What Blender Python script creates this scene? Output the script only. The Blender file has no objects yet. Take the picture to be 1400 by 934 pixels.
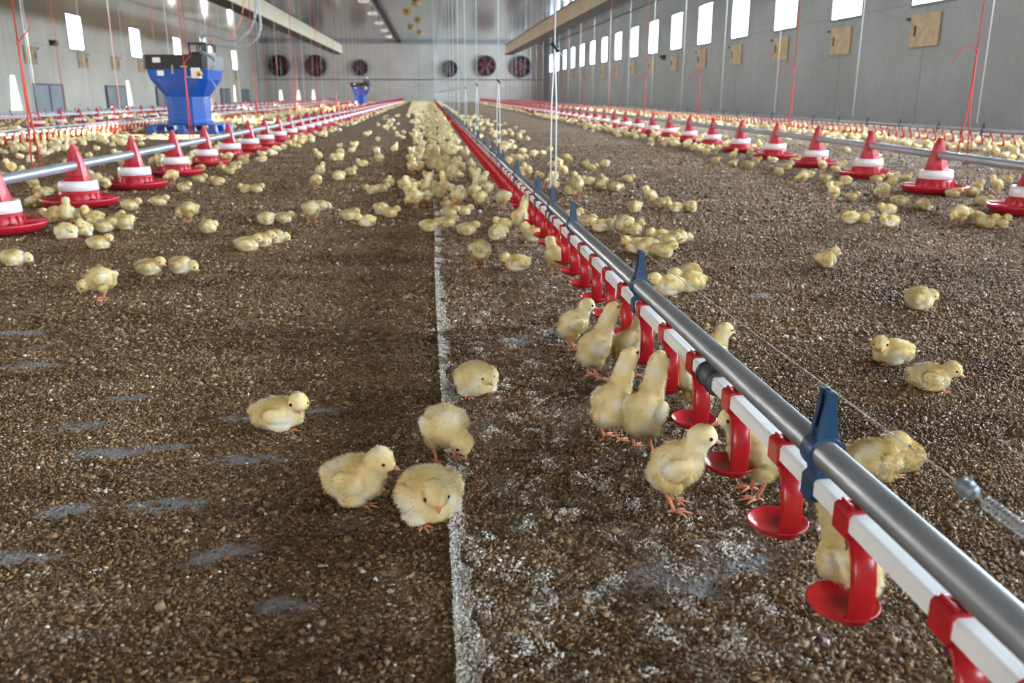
import bpy, bmesh, math, random
import numpy as np
from mathutils import Vector, Matrix, noise
random.seed(7); rng=np.random.default_rng(7)
S=bpy.context.scene; COL=S.collection
PI=math.pi; R=math.radians
# ---------------------------------------------------------------- camera
FPX,VX,VY,H=1180.,586,129,.62
PIT=math.atan((467-VY)/FPX); YAW=math.atan((700-VX)/(FPX/math.cos(PIT)))
cam=bpy.data.cameras.new('camera'); cam.sensor_width=36; cam.lens=FPX/1400*36
cam.clip_start=.02; cam.clip_end=400
cam.dof.use_dof=True; cam.dof.focus_distance=1.75; cam.dof.aperture_fstop=6.5
co=bpy.data.objects.new('camera',cam); COL.objects.link(co); co.location=(0,0,H)
co.rotation_euler=(PI/2-PIT,0,-YAW); S.camera=co
_F=Vector((math.sin(YAW)*math.cos(PIT),math.cos(YAW)*math.cos(PIT),-math.sin(PIT)))
_R=Vector((math.cos(YAW),-math.sin(YAW),0)); _U=_R.cross(_F); _O=Vector((0,0,H))
def ground(x,y,z=0):
    d=_F+_R*((x-700)/FPX)+_U*((467-y)/FPX); return _O+d*((z-H)/d.z)
def proj(P):
    v=Vector(P)-_O; z=v.dot(_F)
    if z<.05: return None
    return 700+FPX*v.dot(_R)/z, 467-FPX*v.dot(_U)/z
# ---------------------------------------------------------------- helpers
def tag(o,label=None,cat=None,group=None,kind=None):
    if label: o['label']=label
    if cat: o['category']=cat
    if group: o['group']=group
    if kind: o['kind']=kind
    return o
def empty(name,loc,rz=0):
    o=bpy.data.objects.new(name,None); COL.objects.link(o); o.location=loc; o.rotation_euler=(0,0,rz); o.empty_display_size=.05; return o
def link(name,me,parent=None,loc=None):
    o=bpy.data.objects.new(name,me); COL.objects.link(o)
    if parent: o.parent=parent
    if loc is not None: o.location=loc
    return o
class MB:
    def __init__(s): s.v=[];s.f=[];s.sm=[]
    def add(s,v,f,sm=False):
        n=len(s.v); s.v+= [tuple(p) for p in v]; s.f+=[tuple(i+n for i in q) for q in f]; s.sm+=[sm]*len(f); return s
    def box(s,c,d,rot=None):
        x,y,z=[k/2 for k in d]
        P=[Vector((a*x,b*y,e*z)) for a in(-1,1) for b in(-1,1) for e in(-1,1)]
        if rot is not None: P=[rot@p for p in P]
        P=[p+Vector(c) for p in P]
        return s.add(P,[(0,1,3,2),(4,6,7,5),(0,4,5,1),(2,3,7,6),(0,2,6,4),(1,5,7,3)])
    def lathe(s,prof,n=32,c=(0,0,0),axis='z',sx=1,sy=1,sm=True):
        P=[];m=len(prof)
        for i in range(n):
            a=2*PI*i/n
            for r,z in prof:
                p=(r*math.cos(a)*sx,r*math.sin(a)*sy,z)
                if axis=='y': p=(p[0],p[2],p[1])
                if axis=='x': p=(p[2],p[0],p[1])
                P.append((p[0]+c[0],p[1]+c[1],p[2]+c[2]))
        F=[(i*m+j,((i+1)%n)*m+j,((i+1)%n)*m+j+1,i*m+j+1) for i in range(n) for j in range(m-1)]
        if axis=='y': F=[q[::-1] for q in F]
        return s.add(P,F,sm)
    def loft(s,rings,sm=False,cap=True):
        n=len(rings[0]);P=[p for r in rings for p in r]
        F=[(k*n+i,k*n+(i+1)%n,(k+1)*n+(i+1)%n,(k+1)*n+i) for k in range(len(rings)-1) for i in range(n)]
        if cap: F+= [tuple(range(n))[::-1],tuple(range((len(rings)-1)*n,len(rings)*n))]
        return s.add(P,F,sm)
    def tube(s,pts,r,n=8,sm=True):
        pts=[Vector(p) for p in pts]; rs=r if isinstance(r,(list,tuple)) else [r]*len(pts); rings=[]
        up=Vector((0,0,1))
        for i,p in enumerate(pts):
            d=(pts[min(i+1,len(pts)-1)]-pts[max(i-1,0)]).normalized()
            u=up if abs(d.z)<.95 else Vector((1,0,0))
            a=d.cross(u).normalized(); b=a.cross(d)
            rings.append([p+a*math.cos(2*PI*k/n)*rs[i]+b*math.sin(2*PI*k/n)*rs[i] for k in range(n)])
        return s.loft(rings,sm)
    def prism(s,poly,y0,y1):   # polygon in XZ extruded along Y
        n=len(poly); P=[(x,y0,z) for x,z in poly]+[(x,y1,z) for x,z in poly]
        return s.add(P,[tuple(range(n)),tuple(range(2*n-1,n-1,-1))]+[(i,i+n,(i+1)%n+n,(i+1)%n) for i in range(n)])
    def mesh(s,name,mat,bevel=0):
        me=bpy.data.meshes.new(name); me.from_pydata(s.v,[],s.f); me.polygons.foreach_set('use_smooth',s.sm)
        me.materials.append(mat)
        bm=bmesh.new(); bm.from_mesh(me); bmesh.ops.recalc_face_normals(bm,faces=bm.faces)
        if bevel: bmesh.ops.bevel(bm,geom=[e for e in bm.edges if e.is_manifold and e.calc_face_angle(0)>.6],offset=bevel,segments=2,affect='EDGES',profile=.7)
        bm.to_mesh(me); bm.free(); return me
    def build(s,name,mat,parent=None,loc=None,bevel=0): return link(name,s.mesh(name,mat,bevel),parent,loc)
# ---------------------------------------------------------------- materials
def mat(name,base,rough=.5,metal=0,spec=.5,emit=None,estr=0,**k):
    m=bpy.data.materials.new(name); m.use_nodes=True; b=m.node_tree.nodes['Principled BSDF']
    b.inputs['Base Color'].default_value=(*base,1); b.inputs['Roughness'].default_value=rough
    b.inputs['Metallic'].default_value=metal; b.inputs['Specular IOR Level'].default_value=spec
    if emit: b.inputs['Emission Color'].default_value=(*emit,1); b.inputs['Emission Strength'].default_value=estr
    for a,v in k.items(): b.inputs[a.replace('_',' ')].default_value=v
    return m
class NT:
    def __init__(s,m): s.t=m.node_tree; s.n=s.t.nodes; s.b=s.n['Principled BSDF']
    def new(s,t,**k):
        n=s.n.new(t)
        for a,v in k.items():
            if a in n.inputs and not hasattr(n,a): n.inputs[a].default_value=v
            else: setattr(n,a,v)
        return n
    def link(s,a,b): s.t.links.new(a,b)
    def noise(s,vec,scale,detail=4,rough=.6):
        n=s.n.new('ShaderNodeTexNoise'); n.inputs['Scale'].default_value=scale; n.inputs['Detail'].default_value=detail; n.inputs['Roughness'].default_value=rough
        if vec is not None: s.link(vec,n.inputs['Vector'])
        return n
    def ramp(s,fac,stops,interp='LINEAR'):
        n=s.n.new('ShaderNodeValToRGB'); n.color_ramp.interpolation=interp; e=n.color_ramp.elements
        while len(e)<len(stops): e.new(.5)
        for i,(p,c) in enumerate(stops): e[i].position=p; e[i].color=(*c,1) if len(c)==3 else c
        s.link(fac,n.inputs[0]); return n
    def mix(s,fac,a,b,mode='MIX'):
        n=s.n.new('ShaderNodeMix'); n.data_type='RGBA'; n.blend_type=mode
        for sock,v in((0,fac),(6,a),(7,b)):
            if hasattr(v,'default_value') or hasattr(v,'links'): s.link(v,n.inputs[sock])
            else: n.inputs[sock].default_value=v if sock==0 else (*v,1)
        return n.outputs[2]
    def bump(s,h,strength,dist,normal=None):
        n=s.n.new('ShaderNodeBump'); n.inputs['Strength'].default_value=strength; n.inputs['Distance'].default_value=dist
        s.link(h,n.inputs['Height'])
        if normal: s.link(normal,n.inputs['Normal'])
        return n.outputs[0]
    def coord(s,kind='Object',scale=(1,1,1)):
        c=s.n.new('ShaderNodeTexCoord'); m=s.n.new('ShaderNodeMapping'); m.inputs['Scale'].default_value=scale
        s.link(c.outputs[kind],m.inputs[0]); return m.outputs[0]
def speckle(m,base,amt=.12,scale=30,rough_var=True):
    t=NT(m); c=t.coord(); n=t.noise(c,scale,5)
    lo=tuple(v*(1-amt) for v in base); hi=tuple(min(1,v*(1+amt)) for v in base)
    r=t.ramp(n.outputs[0],[(.3,lo),(.7,hi)]); t.link(r.outputs[0],t.b.inputs['Base Color']); return m
M={}
M['red']=speckle(mat('red_plastic',(.44,.010,.015),.24),(.44,.010,.015),.1,60)
M['redpan']=speckle(mat('red_feeder_plastic',(.46,.012,.026),.36),(.46,.012,.026),.12,14)
M['white']=speckle(mat('white_pvc',(.88,.89,.90),.3),(.88,.89,.90),.03,12)
M['collar']=speckle(mat('white_collar_plastic',(.84,.82,.84),.35),(.84,.82,.84),.04,12)
M['galv']=speckle(mat('galvanised_pipe',(.36,.375,.39),.36,.75),(.36,.375,.39),.12,9)
M['feedpipe']=speckle(mat('feed_pipe_steel',(.46,.50,.56),.38,.6),(.46,.50,.56),.1,5)
M['blueclip']=speckle(mat('blue_bracket_plastic',(.006,.045,.115),.38),(.006,.045,.115),.15,80)
M['blue']=speckle(mat('hopper_blue_plastic',(.012,.085,.40),.33),(.012,.085,.40),.12,4)
M['blackp']=speckle(mat('black_plastic',(.014,.014,.016),.4),(.014,.014,.016),.2,20)
M['rubber']=speckle(mat('dark_rubber_sleeve',(.07,.07,.075),.5),(.07,.07,.075),.2,80)
M['steel']=speckle(mat('steel_pin',(.35,.35,.36),.3,.9),(.35,.35,.36),.1,80)
M['wire']=mat('shock_wire',(.45,.42,.38),.4,.7)
M['wcord']=speckle(mat('white_cord',(.80,.84,.88),.7),(.80,.84,.88),.05,100)
M['rcord']=speckle(mat('red_cord',(.66,.07,.05),.7),(.66,.07,.05),.15,100)
M['ycord']=speckle(mat('grey_hose',(.33,.35,.37),.45),(.33,.35,.37),.08,10)
M['orangec']=mat('orange_cable',(.75,.25,.12),.6)
M['board']=speckle(mat('plywood_board',(.40,.30,.19),.7),(.40,.30,.19),.2,6)
M['duct']=speckle(mat('cream_duct',(.70,.62,.45),.55),(.70,.62,.45),.08,1.5)
M['dark']=mat('dark_gasket',(.03,.03,.035),.6)
M['fan']=speckle(mat('fan_housing',(.04,.045,.06),.5),(.04,.045,.06),.2,4)
M['blade']=speckle(mat('fan_blade',(.11,.035,.04),.5),(.11,.035,.04),.2,4)
M['louver']=speckle(mat('fan_backing',(.07,.05,.06),.6),(.07,.05,.06),.2,4)
M['greymetal']=speckle(mat('grey_sheet',(.25,.28,.31),.5,.4),(.25,.28,.31),.12,2)
M['sticker']=mat('white_sticker',(.75,.76,.78),.5)
M['yellow']=mat('yellow_plastic',(.75,.55,.04),.4)
M['lampy']=speckle(mat('amber_lamp_shade',(.42,.27,.07),.5),(.42,.27,.07),.15,5)
M['lampw']=mat('lamp_diffuser',(.8,.78,.72),.5,emit=(1,.95,.85),estr=.15)
M['beak']=speckle(mat('chick_beak',(.62,.26,.16),.4),(.62,.26,.16),.15,300)
M['leg']=speckle(mat('chick_leg_skin',(.66,.24,.13),.5,Subsurface_Weight=.15),(.66,.24,.13),.18,200)
M['eye']=mat('chick_eye',(.006,.005,.005),.08)
M['frame']=mat('window_frame_metal',(.10,.12,.14),.5,.3)
# window glass: clear pane
g=bpy.data.materials.new('window_glass'); g.use_nodes=True; nt=g.node_tree; nt.nodes.clear()
o=nt.nodes.new('ShaderNodeOutputMaterial'); mx=nt.nodes.new('ShaderNodeMixShader'); tr=nt.nodes.new('ShaderNodeBsdfTransparent'); gl=nt.nodes.new('ShaderNodeBsdfGlossy')
gl.inputs['Roughness'].default_value=.05; mx.inputs[0].default_value=.06
nt.links.new(tr.outputs[0],mx.inputs[1]); nt.links.new(gl.outputs[0],mx.inputs[2]); nt.links.new(mx.outputs[0],o.inputs[0]); M['glass']=g
# down
def down_mat():
    m=mat('chick_down',(.8,.66,.36),.9,spec=.05); t=NT(m); c=t.coord()
    n=t.noise(c,24,3,.5); oi=t.new('ShaderNodeObjectInfo')
    r=t.ramp(n.outputs[0],[(.34,(.86,.66,.29)),(.50,(.96,.84,.51)),(.64,(.99,.96,.82))])
    v=t.ramp(oi.outputs['Random'],[(0,(.92,.91,.86)),(.5,(1,.98,.94)),(1,(1,1,1))])
    col=t.mix(1.0,r.outputs[0],v.outputs[0],'MULTIPLY')
    t.link(col,t.b.inputs['Base Color'])
    tl=t.n.new('ShaderNodeBsdfTranslucent'); t.link(col,tl.inputs[0]); mxs=t.n.new('ShaderNodeMixShader'); mxs.inputs[0].default_value=.22
    out=[q for q in t.n if q.type=='OUTPUT_MATERIAL'][0]
    t.link(t.b.outputs[0],mxs.inputs[1]); t.link(tl.outputs[0],mxs.inputs[2]); t.link(mxs.outputs[0],out.inputs[0])
    return m
M['down']=down_mat()
# litter base
def litter_mat(name,scatter=False):
    m=mat(name,(.1,.07,.05),.42 if scatter else .8,spec=.3 if scatter else .25); t=NT(m)
    geo=t.n.new('ShaderNodeNewGeometry'); P=geo.outputs['Position']
    sep=t.n.new('ShaderNodeSeparateXYZ'); t.link(P,sep.inputs[0])
    mp=t.n.new('ShaderNodeMapping'); mp.inputs['Scale'].default_value=(.55,1.6,1); t.link(P,mp.inputs[0])
    big=t.noise(mp.outputs[0],1.6,5,.65); fine=t.noise(P,140,3,.7)
    if scatter:
        at=t.n.new('ShaderNodeAttribute'); at.attribute_name='tone'; at.attribute_type='GEOMETRY'
        c=t.ramp(at.outputs['Fac'],[(0,(.038,.018,.006)),(.25,(.135,.066,.022)),(.5,(.235,.135,.056)),(.75,(.34,.23,.125)),(.93,(.45,.37,.28)),(1,(.75,.73,.70))])
        base=c.outputs[0]
    else:
        vo=t.n.new('ShaderNodeTexVoronoi'); vo.inputs['Scale'].default_value=110; t.link(P,vo.inputs['Vector'])
        sc=t.n.new('ShaderNodeSeparateColor'); t.link(vo.outputs['Color'],sc.inputs[0])
        c=t.ramp(sc.outputs[0],[(0,(.09,.055,.03)),(.35,(.18,.115,.062)),(.7,(.27,.19,.12)),(.92,(.37,.30,.22)),(1,(.55,.50,.44))])
        base=t.mix(.3,c.outputs[0],t.ramp(fine.outputs[0],[(.3,(.11,.064,.034)),(.7,(.32,.22,.13))]).outputs[0])
        vo2=t.n.new('ShaderNodeTexVoronoi'); vo2.inputs['Scale'].default_value=150; t.link(P,vo2.inputs['Vector'])
        b1=t.bump(vo2.outputs['Distance'],.9,.004); b2=t.bump(big.outputs[0],.4,.03,b1); t.link(b2,t.b.inputs['Normal'])
    # grey dusty / damp patches (real stains in the litter)
    streak=t.n.new('ShaderNodeMapping'); streak.inputs['Scale'].default_value=(1.2,6,1); t.link(P,streak.inputs[0])
    sn=t.noise(streak.outputs[0],2.2,6,.7)
    mask=t.ramp(sn.outputs[0],[(.56,(0,0,0)),(.66,(1,1,1))])
    base=t.mix(t.mul(mask.outputs[0],.30 if scatter else .5) if hasattr(t,'mul') else mask.outputs[0],base,(.30,.27,.25)) if False else base
    mm=t.n.new('ShaderNodeMath'); mm.operation='MULTIPLY'; t.link(mask.outputs[0],mm.inputs[0]); mm.inputs[1].default_value=.18 if scatter else .55
    base=t.mix(mm.outputs[0],base,(.30,.26,.235))
    # white dusting right of the strip under the drinkers
    g1=t.n.new('ShaderNodeMapRange'); g1.inputs[1].default_value=.02; g1.inputs[2].default_value=.10; t.link(sep.outputs[0],g1.inputs[0])
    g2=t.n.new('ShaderNodeMapRange'); g2.inputs[1].default_value=.75; g2.inputs[2].default_value=.50; t.link(sep.outputs[0],g2.inputs[0])
    gm=t.n.new('ShaderNodeMath'); gm.operation='MULTIPLY'; t.link(g1.outputs[0],gm.inputs[0]); t.link(g2.outputs[0],gm.inputs[1])
    wn=t.noise(P,9,6,.75); wm=t.ramp(wn.outputs[0],[(.50,(0,0,0)),(.64,(1,1,1))])
    gw=t.n.new('ShaderNodeMath'); gw.operation='MULTIPLY'; t.link(gm.outputs[0],gw.inputs[0]); t.link(wm.outputs[0],gw.inputs[1])
    gz=t.n.new('ShaderNodeMath'); gz.operation='MULTIPLY'; t.link(gw.outputs[0],gz.inputs[0]); gz.inputs[1].default_value=.35 if scatter else .7
    base=t.mix(gz.outputs[0],base,(.42,.40,.38))
    tint=t.ramp(big.outputs[0],[(.32,(.62,.55,.48)),(.5,(1,1,1)),(.68,(1.0,1.0,1.0))])
    base=t.mix(1.0,base,tint.outputs[0],'MULTIPLY')
    if not scatter:
        ba=t.n.new('ShaderNodeAttribute'); ba.attribute_name='bare'; base=t.mix(ba.outputs['Fac'],base,(.24,.23,.225))
    t.link(base,t.b.inputs['Base Color']); return m
M['litter']=litter_mat('litter_ground'); M['grain']=litter_mat('litter_crumbs',True)
def dust_mat():
    m=mat('dried_white_crust',(.5,.5,.48),.9); t=NT(m); c=t.coord(); n=t.noise(c,45,6,.75)
    r=t.ramp(n.outputs[0],[(.25,(.30,.24,.18)),(.40,(.60,.56,.50)),(.58,(.86,.86,.85))]); t.link(r.outputs[0],t.b.inputs['Base Color'])
    t.link(t.bump(t.noise(c,160,4).outputs[0],.8,.004),t.b.inputs['Normal']); return m
M['crust']=dust_mat()
def wall_mat(name,col,joint=3.5,axis=1,off=0.):
    m=mat(name,col,.75); t=NT(m); geo=t.n.new('ShaderNodeNewGeometry'); P=geo.outputs['Position']
    sep=t.n.new('ShaderNodeSeparateXYZ'); t.link(P,sep.inputs[0]); s=sep.outputs[axis]
    n=t.noise(P,.6,5); n2=t.noise(P,7,5)
    r=t.ramp(n.outputs[0],[(.3,tuple(v*.86 for v in col)),(.7,tuple(min(1,v*1.1) for v in col))])
    r2=t.ramp(n2.outputs[0],[(.3,(.88,.88,.88)),(.7,(1,1,1))])
    b=t.mix(1.,r.outputs[0],r2.outputs[0],'MULTIPLY')
    a=t.n.new('ShaderNodeMath'); a.operation='ADD'; t.link(s,a.inputs[0]); a.inputs[1].default_value=500+off
    w=t.n.new('ShaderNodeMath'); w.operation='MODULO'; t.link(a.outputs[0],w.inputs[0]); w.inputs[1].default_value=joint
    l=t.n.new('ShaderNodeMath'); l.operation='LESS_THAN'; t.link(w.outputs[0],l.inputs[0]); l.inputs[1].default_value=.05
    k=t.n.new('ShaderNodeMath'); k.operation='MULTIPLY'; t.link(l.outputs[0],k.inputs[0]); k.inputs[1].default_value=.45
    b=t.mix(k.outputs[0],b,tuple(v*.35 for v in col))
    zm=t.n.new('ShaderNodeMath'); zm.operation='SUBTRACT'; t.link(sep.outputs[2],zm.inputs[0]); zm.inputs[1].default_value=2.32
    za=t.n.new('ShaderNodeMath'); za.operation='ABSOLUTE'; t.link(zm.outputs[0],za.inputs[0])
    zl=t.n.new('ShaderNodeMath'); zl.operation='LESS_THAN'; t.link(za.outputs[0],zl.inputs[0]); zl.inputs[1].default_value=.012
    zk=t.n.new('ShaderNodeMath'); zk.operation='MULTIPLY'; t.link(zl.outputs[0],zk.inputs[0]); zk.inputs[1].default_value=.35
    b=t.mix(zk.outputs[0],b,tuple(v*.35 for v in col))
    t.link(b,t.b.inputs['Base Color']); t.link(t.bump(t.noise(P,30,4).outputs[0],.2,.004),t.b.inputs['Normal']); return m
M['wallL']=wall_mat('left_wall_panels',(.54,.52,.46),3.5,1,1.2)  # lighter warm panel colour includes the sunlit look of this wall
M['wallR']=wall_mat('right_wall_panels',(.29,.305,.325),3.5,1,1.3)  # panel colour darkened and cooled for the shade of the backlit window wall
M['wallB']=wall_mat('end_wall_panels',(.50,.49,.45),2.4,0)
def ceil_mat():
    m=mat('glossy_ceiling_sheet',(.4,.4,.4),.14,.7); t=NT(m); geo=t.n.new('ShaderNodeNewGeometry'); P=geo.outputs['Position']
    sep=t.n.new('ShaderNodeSeparateXYZ'); t.link(P,sep.inputs[0])
    n=t.noise(P,.5,4); r=t.ramp(n.outputs[0],[(.3,(.34,.34,.34)),(.7,(.50,.48,.45))])
    a=t.n.new('ShaderNodeMath'); a.operation='MODULO'; t.link(sep.outputs[1],a.inputs[0]); a.inputs[1].default_value=6.
    l=t.n.new('ShaderNodeMath'); l.operation='LESS_THAN'; t.link(a.outputs[0],l.inputs[0]); l.inputs[1].default_value=.25
    b=t.mix(l.outputs[0],r.outputs[0],(.08,.08,.08)); t.link(b,t.b.inputs['Base Color'])
    t.link(t.bump(t.noise(P,1.2,2).outputs[0],.15,.02),t.b.inputs['Normal']); return m
M['ceil']=ceil_mat()
# ---------------------------------------------------------------- room
XL,XR,YB,YF,ZC=-13.6,9.5,74.,-12.,4.72
WR=[16.57+3.53*k for k in range(-7,17)]; WR=[y for y in WR if YF+1.5<y<YB-1.2]
WL=[15.7,22.8,36.9,44.1,51.2,58.4,65.6,1.6,8.7,-5.5]  # unseen near windows are added to let daylight and sun patches in
WW,WZ0,WZ1=1.55,2.24,3.62
def wall_side(name,X,side,wins,m):
    b=MB(); th=.22; x0=X+side*th/2
    wins=sorted(wins)
    b.box((x0,(YB+YF)/2,WZ0/2),(th,YB-YF,WZ0)); b.box((x0,(YB+YF)/2,(WZ1+ZC)/2),(th,YB-YF,ZC-WZ1))
    ed=[YF]+[e for y in wins for e in(y-WW/2,y+WW/2)]+[YB]
    for i in range(0,len(ed),2): b.box((x0,(ed[i]+ed[i+1])/2,(WZ0+WZ1)/2),(th,ed[i+1]-ed[i],WZ1-WZ0))
    return tag(b.build(name,m),kind='structure')
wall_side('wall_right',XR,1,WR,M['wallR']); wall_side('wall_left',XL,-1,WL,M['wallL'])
b=MB(); b.box(((XL+XR)/2,YB+.1,ZC/2),(XR-XL+.44,.2,ZC)); tag(b.build('wall_back',M['wallB']),kind='structure')
b=MB(); dw=4.6
b.box(((XL-dw/2)/2-.0,YF-.1,ZC/2),(-dw/2-XL+.22,.2,ZC)); b.box(((XR+dw/2)/2,YF-.1,ZC/2),(XR-dw/2+.22,.2,ZC)); b.box((0,YF-.1,(3.9+ZC)/2),(dw,.2,ZC-3.9))  # unseen end wall, its opening added for the fill light
tag(b.build('wall_front',M['wallB']),kind='structure')
b=MB(); b.box(((XL+XR)/2,(YB+YF)/2,ZC+.06),(XR-XL+.44,YB-YF+.4,.12)); tag(b.build('ceiling',M['ceil']),kind='structure')
WME={}
def window(i,X,y,side):
    e=empty('window_%d'%i,(X+side*.03,y,WZ0)); tag(e,kind='structure')
    if 'f' not in WME:
        f=MB(); t=.06;h=WZ1-WZ0
        f.box((0,0,t/2),(.08,WW,t)); f.box((0,0,h-t/2),(.08,WW,t)); f.box((0,-WW/2+t/2,h/2),(.08,t,h-2*t)); f.box((0,WW/2-t/2,h/2),(.08,t,h-2*t))
        WME['f']=f.mesh('window_frame',M['frame']); p=MB(); p.box((0,0,h/2),(.012,WW-2*t,h-2*t)); WME['p']=p.mesh('window_pane',M['glass'])
    link('window_frame',WME['f'],e); link('window_pane',WME['p'],e)
i=0
for y in WR: i+=1; window(i,XR,y,1)
for y in WL: i+=1; window(i,XL,y,-1)
# trim: pipe rail on end wall, cable tray under the right eave, ceiling gutter beam
b=MB(); b.box(((XL+XR)/2,YB-.05,1.78),(XR-XL,.08,.07)); tag(b.build('trim_1',M['frame']),kind='structure')
b=MB(); b.box((XR-.05,(YB+YF)/2,4.35),(.08,YB-YF-.2,.07)); tag(b.build('trim_2',M['frame']),kind='structure')
b=MB(); b.box((-2.35,(YB+YF)/2,ZC-.08),(.10,YB-YF-.2,.16)); b.box((-2.12,(YB+YF)/2,ZC-.06),(.06,YB-YF-.2,.12)); tag(b.build('trim_3',M['dark']),kind='structure')
b=MB(); b.box(((XL+XR)/2,YB-.12,ZC-.1),(XR-XL,.22,.2)); tag(b.build('trim_4',M['greymetal']),kind='structure')
# tapered glowing panes on the uncut walls, emission standing for daylight slots
i0=i
def slot(X,Y,w,z0,z1,onback=False):
    global i0; i0+=1
    e=empty('window_%d'%i0,(X,Y,0)); tag(e,kind='structure')
    if onback: P=[(-w/2,z0),(w/2,z0),(w*.22,z1),(-w*.22,z1)]; q=MB().prism(P,-.012,.0)
    else:
        q=MB(); P=[(-w/2,z0),(w/2,z0),(w*.2,z1),(-w*.2,z1)]; q.add([(0,a,b_) for a,b_ in P]+[(.012,a,b_) for a,b_ in P],[(3,2,1,0),(4,5,6,7),(0,1,5,4),(1,2,6,5),(2,3,7,6),(3,0,4,7)])
    q.build('window_pane',M['slotglow'],e)
M['slotglow']=mat('glowing_slot_pane',(.9,.85,.8),.5,emit=(1,.90,.80),estr=1.3)
for Y in(31.,42.3,53.6,64.8): slot(XL+.01,Y,.75,.12,1.22)
for X in(-11.9,-10.5,-9.3): slot(X,YB-.012,.34,.16,.95,True)
# ---------------------------------------------------------------- floor (gently lumpy litter bed)
def vnoise(x,y,sc,seed=0):
    X=x*sc;Y=y*sc;xi=np.floor(X).astype(np.int64);yi=np.floor(Y).astype(np.int64);fx=X-xi;fy=Y-yi
    fx=fx*fx*(3-2*fx);fy=fy*fy*(3-2*fy)
    def h(a,b):
        n=(a*374761393+b*668265263+seed*974634777)&0xffffffff; n=((n^(n>>13))*1274126177)&0xffffffff; return ((n^(n>>16))&0xffff)/65535.
    return (h(xi,yi)*(1-fx)+h(xi+1,yi)*fx)*(1-fy)+(h(xi,yi+1)*(1-fx)+h(xi+1,yi+1)*fx)*fy
def fh(x,y):
    x=np.asarray(x,float);y=np.asarray(y,float)
    z=.006*(vnoise(x,y,4,1)-.5)+.007*(vnoise(x,y*1.6,14,2)-.5)+.003*(vnoise(x,y,42,3)-.5)
    lump=np.clip((x-.06)/.08,0,1)*np.clip((.8-x)/.2,0,1)
    z=z+lump*(.010*(vnoise(x,y,22,4)**2-.3)+.006*(vnoise(x,y,60,5)**2-.3))
    fade=np.clip((9-y)/5,0,1)*np.clip((4-np.abs(x))/1,0,1)*np.clip((y-.1)/.3,0,1)
    return z*fade
BARE=[]
for bx,by,rx,ry in((205,690,.055,.022),(385,830,.04,.018),(215,610,.06,.02),(20,455,.10,.03),(45,500,.07,.025),(170,545,.07,.02),(115,583,.06,.02),(155,618,.07,.022),(330,572,.05,.02),(340,628,.06,.02),(20,765,.05,.025),(705,470,.03,.03),(1040,405,.05,.03),(250,690,.03,.02),(430,560,.05,.02),(90,700,.05,.02),(300,760,.05,.02),(930,790,.06,.05),(1010,760,.06,.05)):
    p=ground(bx,by); BARE.append((p.x,p.y,rx,ry))
def bare(x,y):
    m=np.zeros_like(np.asarray(x,float))
    w=.6+.9*vnoise(x,y,30,51)
    for a,b_,rx,ry in BARE: m=np.maximum(m,np.clip(1.6-w*np.sqrt(((x-a)/rx)**2+((y-b_)/ry)**2),0,1))
    return m
def grid_mesh(name,xs,ys,mat_):
    X,Y=np.meshgrid(xs,ys); Z=fh(X,Y); n,m=len(ys),len(xs)
    v=np.stack([X,Y,Z],-1).reshape(-1,3); idx=np.arange(n*m).reshape(n,m)
    f=np.stack([idx[:-1,:-1],idx[:-1,1:],idx[1:,1:],idx[1:,:-1]],-1).reshape(-1,4)
    me=bpy.data.meshes.new(name); me.vertices.add(len(v)); me.vertices.foreach_set('co',v.ravel().astype(np.float32))
    me.loops.add(f.size); me.loops.foreach_set('vertex_index',f.ravel().astype(np.int32)); me.polygons.add(len(f))
    me.polygons.foreach_set('loop_start',(np.arange(len(f))*4).astype(np.int32)); me.polygons.foreach_set('loop_total',np.full(len(f),4,np.int32))
    me.polygons.foreach_set('use_smooth',np.ones(len(f),bool)); me.update(); me.validate(); at=me.attributes.new('bare','FLOAT','POINT'); at.data.foreach_set('value',bare(v[:,0],v[:,1]).astype(np.float32)); me.materials.append(mat_); return me
xs=np.unique(np.concatenate([[XL-.2],np.linspace(-13,-4,20),np.arange(-4,-1.0,.05),np.arange(-1.0,1.6,.01),np.arange(1.6,4.2,.05),np.linspace(4.3,9,12),[XR+.2]]))
ys=np.unique(np.concatenate([[YF-.2],np.linspace(-10,.3,12),np.arange(.4,2.6,.01),np.arange(2.6,9.2,.04),np.linspace(9.5,YB+.1,60)]))
tag(link('floor',grid_mesh('floor',xs,ys,M['litter'])),kind='structure')
def bulk(name,V,F,mt,attr=None,smooth=False,aname='tone'):
    me=bpy.data.meshes.new(name); me.vertices.add(len(V)); me.vertices.foreach_set('co',V.ravel().astype(np.float32)); k=F.shape[1]
    me.loops.add(F.size); me.loops.foreach_set('vertex_index',F.ravel().astype(np.int32)); me.polygons.add(len(F))
    me.polygons.foreach_set('loop_start',(np.arange(len(F))*k).astype(np.int32)); me.polygons.foreach_set('loop_total',np.full(len(F),k,np.int32))
    if smooth: me.polygons.foreach_set('use_smooth',np.ones(len(F),bool))
    me.update()
    if attr is not None: a=me.attributes.new(aname,'FLOAT','POINT'); a.data.foreach_set('value',attr.astype(np.float32))
    me.materials.append(mt); return me
OV=np.array([(1,0,0),(-1,0,0),(0,1,0),(0,-1,0),(0,0,1),(0,0,-1)],float); OF=np.array([(0,2,4),(2,1,4),(1,3,4),(3,0,4),(2,0,5),(1,2,5),(3,1,5),(0,3,5)])
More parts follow.
